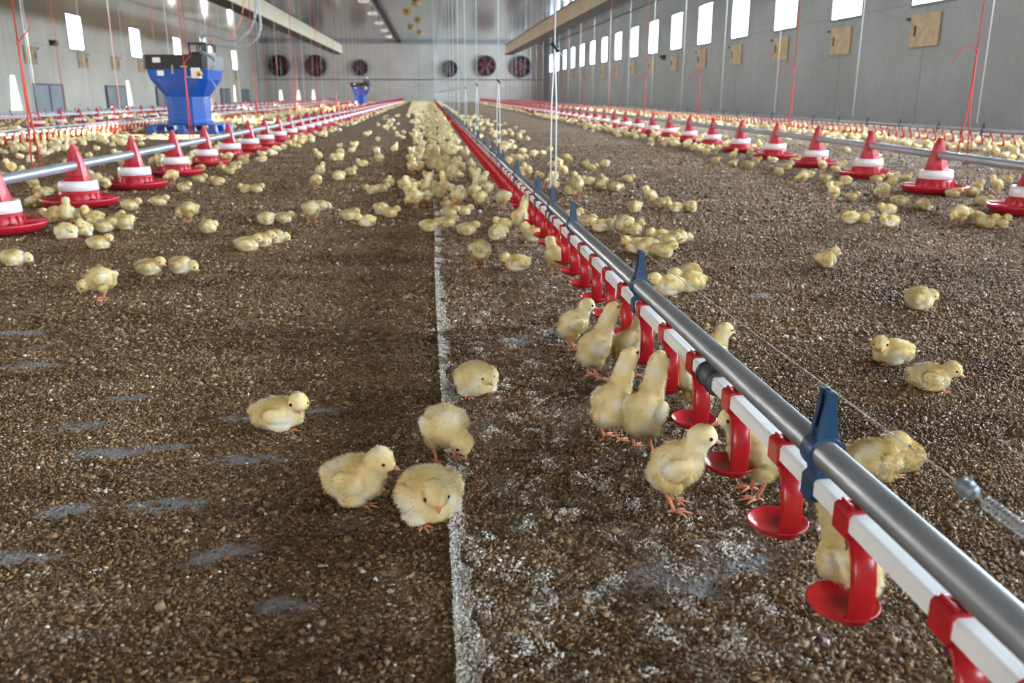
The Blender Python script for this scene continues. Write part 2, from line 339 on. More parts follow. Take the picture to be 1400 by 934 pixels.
def grains(n,y0,y1,sz):
    y=np.sqrt(rng.uniform(y0**2,y1**2,n)); x=rng.uniform(-.60,.80,n)*y+rng.uniform(-.2,.2,n)
    keep=(rng.random(n)>bare(x,y)*.93)&(x<9.2); x=x[keep]; y=y[keep]; n=len(x)
    a=rng.uniform(0,2*PI,n); s=sz*rng.lognormal(0,.38,n)
    sc=np.stack([s*rng.uniform(.9,1.5,n),s*rng.uniform(.6,.95,n),s*rng.uniform(.5,.95,n)],-1)
    V=OV[None]*sc[:,None,:]; V=V*rng.uniform(.7,1.15,(n,6,1))
    t=rng.normal(0,.45,n); c,s_=np.cos(t),np.sin(t); V=np.stack([V[...,0]*c[:,None]-V[...,2]*s_[:,None],V[...,1],V[...,0]*s_[:,None]+V[...,2]*c[:,None]],-1)
    c,s_=np.cos(a),np.sin(a); V=np.stack([V[...,0]*c[:,None]-V[...,1]*s_[:,None],V[...,0]*s_[:,None]+V[...,1]*c[:,None],V[...,2]],-1)
    z=fh(x,y)+s*.3; V=V+np.stack([x,y,z],-1)[:,None,:]
    tone=rng.beta(1.9,2.6,n)*.95; w=rng.random(n); tone=np.where(w<.018,1.,tone); 
    tone=np.clip(tone+.10*(vnoise(x,y*2.2,2.3,31)-.5)*2+.08*(vnoise(x,y*2,9,32)-.5)*2,0,1)
    F=(OF[None]+(np.arange(n)*6)[:,None,None]).reshape(-1,3)
    return V.reshape(-1,3),F,np.repeat(tone,6)
G=[grains(150000,.55,2.0,.0026),grains(140000,2.0,4.2,.0037),grains(95000,4.2,7.5,.0055),grains(50000,7.5,11,.0066),grains(18000,11,15,.007)]
V=np.concatenate([g_[0] for g_ in G]); off=0; Fs=[]
for g_ in G: Fs.append(g_[1]+off); off+=len(g_[0])
o=link('litter_crumbs',bulk('litter_crumbs',V,np.concatenate(Fs),M['grain'],np.concatenate([g_[2] for g_ in G])))
tag(o,'loose brown pellet crumbs and husks of litter strewn over the barn floor','litter',kind='stuff')
# white crusted strip: straight left edge, ragged right edge
n=700; yy=np.concatenate([np.linspace(.6,6,n),np.linspace(6.05,30,120)]); V=[];F=[]
for k,y in enumerate(yy):
    xl=.012+.004*math.sin(y*1.7); w=.005+.012*float(vnoise(np.array(0.),np.array(y),14,8))+.006*float(vnoise(np.array(0.),np.array(y),60,9))
    z=float(fh(xl,y)); zz=.003+.004*float(vnoise(np.array(3.),np.array(y),30,3))
    q=[(xl,z-.004),(xl,z+zz),(xl+w*.35,z+zz*1.1),(xl+w*.7,z+zz*.7),(xl+w,z-.004)]
    for a,c in q: V.append((a,y,c))
    if k: F+=[((k-1)*5+j,(k-1)*5+j+1,k*5+j+1,k*5+j) for j in range(4)]
o=link('paper_strip',bulk('paper_strip',np.array(V),np.array(F),M['crust'],smooth=True))
tag(o,'straight whitish crusted strip edge running up the litter floor','strip')
# white dusty clumps
def clump_geo(N,fn):
    VV=[];FF=[];off=0
    bm=bmesh.new(); bmesh.ops.create_icosphere(bm,subdivisions=2,radius=1); bm.verts.ensure_lookup_table()
    bv=np.array([v.co[:] for v in bm.verts]); bf=np.array([[v.index for v in f.verts] for f in bm.faces]); bm.free()
    for k in range(N):
        x,y,s=fn(k); d=1+.55*(np.array([noise.noise(Vector(p)*1.7+Vector((k*3.1,0,0))) for p in bv]))+.3*np.array([noise.noise(Vector(p)*4+Vector((k,5,0))) for p in bv])
        v=bv*d[:,None]*np.array([s*random.uniform(.8,1.5),s*random.uniform(.8,1.5),s*random.uniform(.35,.6)])
        a=random.uniform(0,6.28); c,s2=math.cos(a),math.sin(a); v=np.stack([v[:,0]*c-v[:,1]*s2,v[:,0]*s2+v[:,1]*c,v[:,2]],-1)
        v+=np.array([x,y,float(fh(x,y))+s*.12]); VV.append(v);FF.append(bf+off);off+=len(v)
    return np.concatenate(VV),np.concatenate(FF)
spots=[(745,790),(735,825),(720,725),(880,745),(940,785),(990,735),(1010,755),(675,595),(690,775),(820,660),(785,650),(940,830),(835,790),(720,885),(700,570),(760,600),(735,550),(870,690),(660,830),(1000,880),(1040,830),(900,870),(640,760),(655,735),(650,480),(690,520),(700,470),(740,455),(665,430),(720,500),(815,820),(770,705),(650,900),(1180,600)]
def crumbs(cx,cy,cz,s,tone):
    n=len(cx); a=rng.uniform(0,2*PI,n); sc=np.stack([s*rng.uniform(.8,1.6,n),s*rng.uniform(.5,1.,n),s*rng.uniform(.3,.9,n)],-1)
    V=OV[None]*sc[:,None,:]*rng.uniform(.6,1.2,(n,6,1)); t=rng.normal(0,.7,n); c,q=np.cos(t),np.sin(t)
    V=np.stack([V[...,0]*c[:,None]-V[...,2]*q[:,None],V[...,1],V[...,0]*q[:,None]+V[...,2]*c[:,None]],-1); c,q=np.cos(a),np.sin(a)
    V=np.stack([V[...,0]*c[:,None]-V[...,1]*q[:,None],V[...,0]*q[:,None]+V[...,1]*c[:,None],V[...,2]],-1)+np.stack([cx,cy,fh(cx,cy)+cz],-1)[:,None,:]
    return V.reshape(-1,3),(OF[None]+(np.arange(n)*6)[:,None,None]).reshape(-1,3),np.repeat(tone,6)
def fluff_mat():
    m=mat('white_dust_crumbs',(.6,.6,.6),.9); t=NT(m); at=t.n.new('ShaderNodeAttribute'); at.attribute_name='tone'
    t.link(t.ramp(at.outputs['Fac'],[(0,(.16,.10,.055)),(.3,(.30,.235,.165)),(.6,(.52,.47,.40)),(1,(.88,.88,.86))]).outputs[0],t.b.inputs['Base Color']); return m
M['fluff']=fluff_mat()
X=[];Y=[];Z=[];Sz=[];T=[]
def pile(x,y,r,n,el,an):
    for _ in range(n):
        u,v=random.gauss(0,1)*r*el,random.gauss(0,1)*r/el; px,py=x+u*math.cos(an)-v*math.sin(an),y+u*math.sin(an)+v*math.cos(an)
        d=math.hypot(u/el,v*el)/r; X.append(px);Y.append(py);Z.append(max(.001,r*.75*math.exp(-d*d)*random.random()));Sz.append(random.uniform(.0014,.0042));T.append(min(1,max(0,random.gauss(.60,.26))))
for p_ in spots:
    p=ground(*p_)
    for _ in range(3): pile(p.x+random.gauss(0,.010),p.y+random.gauss(0,.012),random.uniform(.006,.012),random.randint(40,80),random.uniform(1.1,1.6),random.uniform(.9,2.3))
for _ in range(130):
    y=.8+3.7*random.random()**1.2; pile(random.uniform(.06,.52)+.02*y,y,random.uniform(.004,.011),random.randint(14,45),random.uniform(1,1.6),random.uniform(0,3))
for _ in range(20):
    y=random.uniform(.9,3); pile(random.uniform(-.45,0)*y,y,random.uniform(.003,.006),20,1.3,0)
V,F,T_=crumbs(np.array(X),np.array(Y),np.array(Z),np.array(Sz),np.array(T))
o=link('litter_clumps',bulk('litter_clumps',V,F,M['fluff'],T_)); tag(o,'whitish dusty crumb clumps scattered between the strip and the drinker line','clumps',kind='stuff')
n=36000; y=.6+ (rng.random(n)**1.5)*6.5; xl=.012+.004*np.sin(y*1.7)
wid=.006+.016*vnoise(y*0+7,y,9,8)+.022*vnoise(y*0+3,y,31,9)**2; gap=vnoise(y*0+5,y,17,11)
u=rng.random(n)**1.3*wid*1.25; tone=np.clip(rng.normal(.74,.2,n)-(gap<.28)*.45-.25*(u/wid),0,1)
V,F,T_=crumbs(xl+u,y,.0045+rng.random(n)*.004-.004*(u/wid),rng.uniform(.0012,.0036,n)*(1+.12*y),tone)
o=link('strip_dust',bulk('strip_dust',V,F,M['fluff'],T_)); tag(o,'flaky white dust lying along the straight floor strip','dust',kind='stuff')
# ---------------------------------------------------------------- central nipple drinker line
PX,PZ,WX,WZ_=.455,.212,.455,.170
line=empty('drinker_line',(0,0,0)); tag(line,'long central drinker line with red cups, white water pipe and blue brackets','drinker line')
def longpipe(xz,r,y0,y1,n=24,squ=False,hw=.0125,hh=.0125):
    b=MB()
    if not squ: b.tube([(xz[0],y0,xz[1]),(xz[0],y1,xz[1])],r,n)
    else:
        c=.004; P=[(-hw+c,-hh),(hw-c,-hh),(hw,-hh+c),(hw,hh-c),(hw-c,hh),(-hw+c,hh),(-hw,hh-c),(-hw,-hh+c)]
        b.prism([(xz[0]+a,xz[1]+q) for a,q in P],y0,y1)
    return b
longpipe((PX,PZ),.0172,-1.5,73.2,32).build('support_pipe',M['galv'],line)['label']='round galvanised steel pipe'
longpipe((WX,WZ_),0,-1.5,73.2,8,True).build('water_pipe',M['white'],line)['label']='square white water pipe'
# cup parts, local origin at the water pipe centre line, Y = station
def cup_meshes(seg=28):
    b=MB(); hw=.0155; t=.003; CR=1.1
    P=[(-hw,-hw),(-hw+.002,-hw-.003),(hw-.002,-hw-.003),(hw,-hw),(hw,hw-.004),(hw-.004,hw),(-hw+.004,hw),(-hw,hw-.004)]
    b.prism(P,-.016,.016)
    for s in(-1,1): b.box((s*.006-.002,0,hw+.002),(.0035,.024,.005))
    b.box((-.002,.006,hw+.0015),(.010,.004,.004))
    clip=b.mesh('cup_clip',M['red'],.0012)
    # arm: plate bending from clip to cup
    path=[(-.006,-.016,.024),(-.022,-.020,.028),(-.033,-.036,.030),(-.0385,-.058,.030),(-.040,-.080,.030),(-.0385,-.098,.029),(-.032,-.112,.026),(-.016,-.119,.016)]
    rings=[]
    for i,(y,z,w) in enumerate(path):
        a=path[max(0,i-1)];c=path[min(len(path)-1,i+1)]; d=Vector((0,c[0]-a[0],c[1]-a[1])).normalized(); nn=Vector((0,-d.z,d.y)); th=.0042; ww=w/2
        pts=[]
        for k in range(12):
            an=2*PI*k/12; pts.append(Vector((math.copysign(abs(math.cos(an))**.6,math.cos(an))*ww,y,z))+nn*th*math.copysign(abs(math.sin(an))**.8,math.sin(an)))
        rings.append(pts)
    arm=MB().loft(rings,True).mesh('cup_arm',M['red'])
    q=MB(); z0=-.120
    q.lathe([(r_*CR,z_) for r_,z_ in ((0.0001,z0),(.018,z0+.0005),(.029,z0+.005),(.0355,z0+.0125),(.0375,z0+.0155),(.0365,z0+.0175),(.0345,z0+.0165),(.0275,z0+.0085),(.017,z0+.0045),(.0001,z0+.004))],seg)
    cup=q.mesh('cup_dish',M['red'])
    u=MB(); u.lathe([(.0001,-.014),(.0048,-.014),(.0048,-.026),(.003,-.027),(.003,-.034),(.0014,-.035),(.0014,-.042),(.0001,-.042)],10,c=(-.001,.004,0)); nip=u.mesh('nipple',M['steel'])
    return clip,arm,cup,nip
CM=cup_meshes()
st=[.632+.193*k for k in range(-2,380) ]; st=[y for y in st if y<73]
for y in st[:100]:
    e=link('drip_cup',CM[2],line,(WX,y,WZ_)); 
    for nm,me in(('cup_clip',CM[0]),('cup_arm',CM[1]),('nipple',CM[3])): link(nm,me,e)
def merge(name,meshes,places,mt,parent=None):
    Vs=[];Fs=[];off=0
    tv=[];tf=[];o2=0
    for me in meshes:
        me.calc_loop_triangles(); v=np.empty(len(me.vertices)*3,np.float32); me.vertices.foreach_get('co',v); v=v.reshape(-1,3)
        t=np.empty(len(me.loop_triangles)*3,np.int32); me.loop_triangles.foreach_get('vertices',t); tv.append(v);tf.append(t.reshape(-1,3)+o2);o2+=len(v)
    tv=np.concatenate(tv);tf=np.concatenate(tf)
    for p,a,s in places:
        c,s_=math.cos(a),math.sin(a); v=tv*s; v=np.stack([v[:,0]*c-v[:,1]*s_,v[:,0]*s_+v[:,1]*c,v[:,2]],-1)+np.array(p); Vs.append(v);Fs.append(tf+off);off+=len(v)
    o=link(name,bulk(name,np.concatenate(Vs),np.concatenate(Fs),mt,smooth=False),parent); return o
CML=cup_meshes(8)
tb=MB(); tb.box((0,0,0),(.032,.032,.034)); tb.tube([(0,-.018,-.01),(0,-.036,-.06),(0,-.02,-.118)],[.012,.012,.008],4,False); tb.lathe([(.0001,-.118),(.030,-.116),(.0375,-.104),(.0001,-.112)],8)
CTY=tb.mesh('cup_tiny',M['red'])
o=merge('drip_cup',[CTY],[((WX,y,WZ_),0,1) for y in st[100:]],M['red'],line); o['kind']='stuff'; o['label']='far red drip cups'
# blue brackets
def bracket():
    b=MB(); L=.013
    b.lathe([(.0178,-L),(.0225,-L),(.0225,L),(.0178,L),(.0178,-L)],28,c=(0,0,PZ-WZ_),axis='y')
    zt=PZ-WZ_
    b.prism([(-.012,zt-.016),(-.0105,.016),(.0105,.016),(.012,zt-.016)],-L,L)
    hw=.0165; b.prism([(-hw,-.016),(-hw+.003,-.018),(hw-.003,-.018),(hw,-.016),(hw,.010),(hw-.006,.0165),(-hw+.006,.0165),(-hw,.010)],-L,L)
    for s in(-1,1):
        y0=s*.0085-.0035; y1=s*.0085+.0035
        b.prism([(-.013,zt+.018),(.013,zt+.018),(.0065,zt+.060),(.0055,zt+.078),(-.0055,zt+.078),(-.0065,zt+.060)],y0,y1)
    b.box((0,0,zt+.024),(.02,.018,.012)); b.box((0,0,zt+.045),(.003,.016,.05))
    b.lathe([(.0001,-.011),(.0035,-.011),(.0035,.011),(.0001,.011)],8,c=(.0,0,zt+.072),axis='y')
    return b.mesh('bracket',M['blueclip'],.0008)
BR=bracket()
hang=[.912+.925*k for k in range(0,30)]+[-.02]; cords=[3.24+2.62*k for k in range(27)]
hs=sorted([y for y in hang]+[y for y in cords if y<28])
for y in hs: link('bracket',BR,line,(WX,y,WZ_))
b=MB()
yc=1.315; b.lathe([(.0152,-.032),(.0198,-.030),(.0198,.030),(.0152,.032)],20,c=(WX,yc,WZ_),axis='y')
sl=b.build('coupling_sleeve',M['rubber'],line); b=MB()
for s in(-1,1): b.lathe([(.0196,-.004),(.0222,-.004),(.0222,.004),(.0196,.004)],20,c=(WX,yc+s*.024,WZ_),axis='y'); b.box((WX,yc+s*.024,WZ_+.0215),(.010,.009,.006))
b.build('hose_clamp',M['blackp'],sl)
b=MB(); b.lathe([(.0128,-.075),(.0195,-.075),(.0205,-.065),(.0205,.065),(.0195,.075),(.0128,.075)],20,c=(WX,.455,WZ_),axis='y'); b.build('red_sleeve',M['red'],line)
# anti-roost wire over the bracket tips
b=MB(); wz=PZ+.080; pts=[(PX,.45,wz)]+[(PX,y,wz-.0005+ (0.0)) for y in hs if .6<y<12]; b.tube(sorted(pts,key=lambda p:p[1]),.0007,6)
ow=b.build('roost_wire',M['wire'],line)
b=MB(); yi=.645; b.lathe([(.002,-.012),(.007,-.010),(.004,-.006),(.0085,-.002),(.004,.002),(.0075,.006),(.003,.012)],14,c=(PX,yi,wz),axis='y'); b.build('insulator',M['greymetal'],ow)
b=MB(); pts=[]
for k in range(300):
    a=k*.5; pts.append((PX+.0052*math.cos(a),.617-k*.00042,wz+.0052*math.sin(a)))
b.tube(pts,.0007,5); b.build('tension_spring',M['steel'],ow)
# ---------------------------------------------------------------- pan feeders
def pan_meshes(n=40):
    q=MB(); q.lathe([(.0001,.006),(.15,.006),(.185,.012),(.205,.040),(.208,.050),(.200,.054),(.190,.047),(.172,.022),(.10,.018),(.0001,.018)],n); pan=q.mesh('pan',M['redpan'])
    g_=MB(); g_.lathe([(.112,.018),(.116,.052),(.104,.088),(.098,.096),(.090,.096)],n)
    for k in range(18):
        a=2*PI*k/18; g_.box((.115*math.cos(a),.115*math.sin(a),.058),(.007,.007,.05),Matrix.Rotation(a,3,'Z'))
    for k in range(6):
        a=2*PI*k/6+.3; g_.box((.155*math.cos(a),.155*math.sin(a),.050),(.09,.008,.010),Matrix.Rotation(a,3,'Z'))
    grill=g_.mesh('grill_ring',M['redpan'])
    w=MB(); w.lathe([(.088,.094),(.107,.096),(.101,.148),(.090,.150),(.080,.146)],n); col=w.mesh('collar',M['collar'])
    def ring(rx,ry,z,p=.35,n=24):
        return [Vector((math.copysign(abs(math.cos(2*PI*k/n))**p,math.cos(2*PI*k/n))*rx,math.copysign(abs(math.sin(2*PI*k/n))**p,math.sin(2*PI*k/n))*ry,z)) for k in range(n)]
    c=MB(); c.loft([ring(.080,.080,.140,1,8),ring(.068,.066,.150,.6,8),ring(.056,.052,.18,.45,8),ring(.040,.036,.25,.3,8),ring(.024,.030,.305,.3,8),ring(.004,.024,.352,.3,8)]); cone=c.mesh('cone',M['redpan'])
    return pan,grill,col,cone
PM=pan_meshes(); PML=pan_meshes(16)
def feeder(X,Y,rz,label,group=None,M_=PM):
    e=empty('pan_feeder',(X,Y,0),rz); tag(e,label,'feeder',group)
    for nm,me in zip(('pan','grill_ring','collar','cone'),M_): link(nm,me,e)
    return e
FZ=.235
def fline(name_label,pts,r=.026):
    b=MB(); b.tube(pts,r,20); return tag(b.build('feed_pipe',M['feedpipe']),name_label,'pipe')
fline('grey feed pipe carrying the left row of pan feeders, nearest left',[(-2.0,1.2,.245),(-2.0,4.2,.235),(-2.0,12,.225),(-2.0,73.5,.20)])
def xr(Y): return float(np.interp(Y,[3,4.4,6.5,8.5,12,74],[3.12,3.2,3.34,3.42,3.46,4.15]))
fline('grey feed pipe carrying the row of pan feeders right of the drinker line',[(xr(y),y,.245) for y in(3,4.4,5.5,6.5,7.5,8.5,12,20,40,73.5)])
fline('pale feed pipe of the far left feeder row near the left wall',[(-7.2,10,.235),(-7.2,73.5,.22)])
LY=[4.2+.98*k for k in range(70)]; RY=[4.38+1.03*k for k in range(66)]
names=['cut off by the left edge of the photo','second from the left edge, chicks crowding its pan','third from the left edge','fourth from the left edge','fifth from the left edge']
for k,y in enumerate(LY):
    feeder(-2.0,y,0,('red pan feeder in the left row, '+names[k]) if k<5 else ('red pan feeder further down the near left feed pipe'),None if k<5 else 'far pan feeders of the left row',PM if k<12 else PML)
namesr=['cut off by the right edge of the photo','second from the right edge','third from the right edge','fourth from the right edge','fifth from the right edge']
for k,y in enumerate(RY):
    feeder(xr(y),y,0,('red pan feeder in the right row, '+namesr[k]) if k<5 else ('red pan feeder further down the right feed pipe'),None if k<5 else 'far pan feeders of the right row',PM if k<12 else PML)
k=0
for y in np.arange(17.2,73,1.0):
    feeder(-7.2,float(y),0,'small distant red pan feeder on the pale pipe by the left wall','pan feeders near the left wall',PML)
# ---------------------------------------------------------------- distant drinker lines
def far_line(X,z,y0,label,cupst,z0=.0):
    e=empty('drinker_line',(X,0,0)); tag(e,label,'drinker line')
    longpipe((0,z+.042),.0172,y0,73.2,12).build('support_pipe',M['galv'],e); longpipe((0,z),0,y0,73.2,8,True).build('water_pipe',M['white'],e)
    ys_=[y0+.193*k for k in range(int((73-y0)/.193))]
    for y in ys_[:100]: c=link('drip_cup',CML[2],e,(0,y,z)); [link(nm,me,c) for nm,me in(('cup_clip',CML[0]),('cup_arm',CML[1]))]
    o=merge('drip_cup',[CTY],[((0,y,z),0,1) for y in ys_[100:]],M['red'],e); o['kind']='stuff'
    for k in range(45):
        y=y0+.5+.92*k
        if y<73: link('bracket',BR,e,(0,y,z))
far_line(6.4,.178,6.5,'drinker line along the right wall with blue brackets and red cups',0)
far_line(-4.95,.165,8.2,'drinker line on the left side behind the near pan feeders, passing the blue hopper',0)
far_line(-9.3,.165,13,'most distant drinker line close under the left wall',0)
# ---------------------------------------------------------------- suspension cords
def white_cord(X,Y,z0,zk,label,group,r=.0030):
    e=empty('suspension_cord',(X,Y,z0)); tag(e,label,'cord',group)
    b=MB(); b.tube([(-.010,0,0),(-.009,0,(zk-z0)*.6),(0,0,zk-z0)],r,6); b.tube([(.010,0,0),(.009,0,(zk-z0)*.6),(0,0,zk-z0)],r,6); b.tube([(0,0,zk-z0),(0,0,ZC-z0)],r*1.15,6); b.build('cord',M['wcord'],e)
    k=MB(); k.tube([(-.014,0,zk-z0+.016),(.016,0,zk-z0-.012)],.006,6); j=k.build('cord_lock',M['blackp'],e); j['label']='black cord lock'
    k=MB(); k.tube([(.016,0,zk-z0-.012),(.03,0,zk-z0-.03),(.034,0,zk-z0-.022)],.0016,5); k.build('cord_tail',M['wcord'],e)
    return e
lab=['white double cord nearest the camera, with a black lock, rising from the drinker line','second white suspension cord up the central drinker line, behind the nearest','third white suspension cord along the central drinker line']
for k,y in enumerate(cords): white_cord(PX,y,PZ+.075,.78 if k==0 else .69+.015*random.random(),lab[k] if k<3 else 'distant white cord bunched with others above the central drinker line',None if k<3 else 'far white cords over the central drinker line')
def red_cord(X,Y,z0,side,label,group=None,r=.0042,loop=True):
    e=empty('suspension_cord',(X,Y,z0)); tag(e,label,'cord',group); zk=.60; zj=.28
    b=MB(); b.tube([(0,-.05,0),(0,-.01,zj),(0,0,zk)],r,6); b.tube([(0,.06,0),(0,.012,zj),(0,0,zk)],r,6)
    b.tube([(0,0,zk),(0,0,ZC-z0)],r*.85,6); b.lathe([(.0001,-.012),(.008,-.006),(.008,.006),(.0001,.012)],8,c=(0,0,zk))
    b.tube([(0,-.05,0),(.02,-.05,-.02),(0,-.05,-.048),(-.026,-.05,-.02),(0,-.05,0)],r*.8,6)
    b.build('cord',M['rcord'],e)
    if loop:
        k=MB(); s=side; pts=[(0,0,zk),(s*.03,0,zk+.035),(s*.06,0,zk+.06),(s*.07,0,zk+.09),(s*.055,0,zk+.12)] if s>0 else [(0,0,zk),(-.03,0,zk+.03),(-.07,0,zk+.03),(-.12,0,zk-.01),(-.145,0,zk-.07)]
        k.tube(pts,r*.7,6); k.build('cord_tail',M['rcord'],e)
    return e
for k in range(23):
    y=4.68+3.0*k
    red_cord(-2.0,y,.262,1,['red knotted cord with a hooked tail rising from the near left feed pipe','red cord rising in front of the blue hopper'][k] if k<2 else 'red cord from the left feed pipe beyond the blue hopper',None if k<2 else 'far red cords over the left feeder row')
for k in range(23):
    y=5.12+3.05*k
    red_cord(xr(y),y,.268,-1,['red knotted cord with a curved tail near the right edge of the photo','second red cord from the right edge, with a loop','third red cord along the right feed pipe'][k] if k<3 else 'distant red cord above the right feeder row',None if k<3 else 'far red cords over the right feeder row')
def plain_cord(X,Y,z0,m,label,group,r): 
    b=MB(); b.tube([(0,0,0),(0,0,ZC-z0)],r,6); o=b.build('suspension_cord',m,None,(X,Y,z0)); return tag(o,label,'cord',group)
for k in range(20):
    plain_cord(6.4,9.9+3.1*k,.30,M['wcord'],'white cord hanging in front of the right wall windows','white cords over the right wall drinker line',.0045)
    if 10.5+3.1*k<73: plain_cord(-4.95,11.8+3.1*k,.29,M['wcord'],'white cord above the left drinker line beside the hopper','white cords over the left drinker line',.0045)
for k in range(17):
    plain_cord(-7.2,18.5+3.2*k,.27,M['rcord'],'thin red cord above the feeder row near the left wall','red cords near the left wall',.0065)
    if 19+3.3*k<73: plain_cord(-9.3,19+3.3*k,.28,M['wcord'],'thin white cord above the drinker line under the left wall','white cords near the left wall',.005)
# ---------------------------------------------------------------- hoppers
def chamfer(hx,hy,c,z,cx=0,cy=0):
    return [Vector((cx+a,cy+b_,z)) for a,b_ in((-hx+c,-hy),(hx-c,-hy),(hx,-hy+c),(hx,hy-c),(hx-c,hy),(-hx+c,hy),(-hx,hy-c),(-hx,-hy+c))]
def hopper(loc,rz,label,plabel):
    e=empty('feed_hopper',loc,rz); tag(e,label,'feed hopper'); e.location.z=.15; e.scale=(.93,.93,1)
    z=-.15
    b=MB(); b.loft([chamfer(.35,.35,.17,.0),chamfer(.35,.35,.17,.05),chamfer(.335,.335,.16,.06),chamfer(.335,.335,.16,.43)]); base=b.build('base_drum',M['blue'],e,bevel=.006)
    b=MB(); 
    for hz in(.09,.41): b.loft([chamfer(.345,.345,.165,hz-.012),chamfer(.345,.345,.165,hz+.012)])
    b.build('rib',M['blue'],base)
    b=MB(); b.loft([chamfer(.335,.335,.16,.43),chamfer(.50,.50,.12,.70),chamfer(.53,.53,.08,.86)]); fun=b.build('funnel',M['blue'],e,bevel=.006)
    b=MB(); b.loft([chamfer(.545,.545,.07,.86),chamfer(.545,.545,.07,.87),chamfer(.555,.555,.07,1.08),chamfer(.54,.54,.07,1.085)]); lid=b.build('lid_collar',M['blackp'],e,bevel=.006)
    for nm,c,d in(('sticker',(-.30,-.553,1.0),(.13,.006,.075)),('sticker',(-.26,-.525,.80),(.11,.02,.08))):
        b=MB(); b.box(c,d); b.build(nm,M['sticker'],e)
    b=MB(); b.box((-.04,-.545,.86),(.03,.02,.12)); b.box((-.04,-.550,.80),(.045,.02,.03)); b.build('latch',M['steel'],e)
    fr=MB()
    for x in(.22,.36,.50): fr.box((x,-.35,1.17),(.03,.03,.2)); fr.box((x,.2,1.17),(.03,.03,.2))
    fr.box((.36,-.35,1.26),(.32,.03,.03)); fr.box((.36,.2,1.26),(.32,.03,.03)); fr.box((.36,-.08,1.11),(.30,.5,.05)); fr.build('lid_frame',M['blackp'],e)
    m=MB(); m.box((.36,-.53,.80),(.14,.14,.16)); cb=m.build('control_box',M['sticker'],e,bevel=.005)
    m=MB(); m.lathe([(.0001,-.03),(.045,-.03),(.045,.03),(.0001,.03)],14,c=(.43,-.60,.79),axis='y'); m.build('switch_plate',M['yellow'],cb)
    m=MB(); m.lathe([(.0001,-.045),(.028,-.045),(.028,.0),(.0001,.0)],12,c=(.44,-.62,.775),axis='y'); m.build('knob',M['red'],cb)
    m=MB(); m.box((.16,-.54,.90),(.12,.02,.025)); m.box((.18,-.54,.82),(.025,.02,.16)); m.box((.24,-.52,.74),(.12,.02,.025)); m.build('support_bracket',M['galv'],e)
    m=MB(); m.tube([(.35,-.3,1.1),(.50,-.45,1.12),(.66,-.50,1.02),(.70,-.55,.96),(.62,-.58,.86)],.016,8); m.build('auger_tube',M['galv'],e)
    m=MB(); m.tube([(.58,-.52,.74),(.66,-.5,.6),(.6,-.48,.45),(.45,-.42,.38),(.33,-.34,.36)],.008,6); m.build('cable',M['ycord'],e)
    m=MB(); m.lathe([(.0001,0),(.05,0),(.05,.22),(.035,.26),(.0001,.26)],12,c=(.38,-.08,1.14)); m.build('inlet_stub',M['galv'],e)
    p=empty('pallet',(loc[0],loc[1],0),rz); tag(p,plabel,'pallet')
    for i_ in range(7): q=MB(); q.box((-.50+i_*1.0/6,0,.135),(.13,1.0,.022)); q.build('deck_board',M['blue'],p,bevel=.003)
    for x in(-.5,0,.5):
        for y in(-.44,0,.44): q=MB(); q.loft([chamfer(.075,.06,.015,.022,x,y),chamfer(.06,.05,.015,.124,x,y)]); q.build('foot_block',M['blue'],p)
    for x in(-.5,0,.5): q=MB(); q.box((x,0,.011),(.15,1.0,.022)); q.build('runner',M['blue'],p)
    return e
hopper((-4.02,15.5,0),R(-4),'large blue feed hopper with black lid collar, on a blue pallet at left','blue plastic pallet under the large nearer feed hopper')
h2=hopper((-3.72,50,0),0,'small distant blue feed hopper in front of the end wall','blue pallet under the distant feed hopper')
# hoses to the hopper
def hose(pts,r,m,label):
    # catmull-rom
    P=[Vector(p) for p in pts]; out=[]
    for i in range(len(P)-1):
        a=P[max(i-1,0)];b_=P[i];c=P[i+1];d=P[min(i+2,len(P)-1)]
        for k in range(8):
            t=k/8; out.append(.5*((2*b_)+(-a+c)*t+(2*a-5*b_+4*c-d)*t*t+(-a+3*b_-3*c+d)*t**3))
    out.append(P[-1]); b=MB(); b.tube(out,r,10); return tag(b.build('hose',m),label,'hose')
hose([(-3.64,15.3,1.54),(-3.5,15.3,1.55),(-3.1,15.2,1.47),(-2.82,15.2,1.70),(-2.74,15.2,2.1),(-2.74,15.2,3.0),(-2.74,15.2,ZC)],.022,M['ycord'],'upper grey flexible hose looping from the hopper to the ceiling')
hose([(-3.45,15.15,1.40),(-3.2,15.1,1.36),(-2.9,15.1,1.38),(-2.68,15.1,1.62),(-2.70,15.1,2.2),(-2.70,15.1,3.2),(-2.70,15.1,ZC)],.018,M['ycord'],'lower grey flexible hose looping beside the hopper')
hose([(-3.55,15.2,1.47),(-3.2,15.3,1.55),(-3.0,15.4,1.9),(-2.95,15.4,2.6),(-2.95,15.4,ZC)],.008,M['orangec'],'thin orange cable hanging by the hopper hoses')
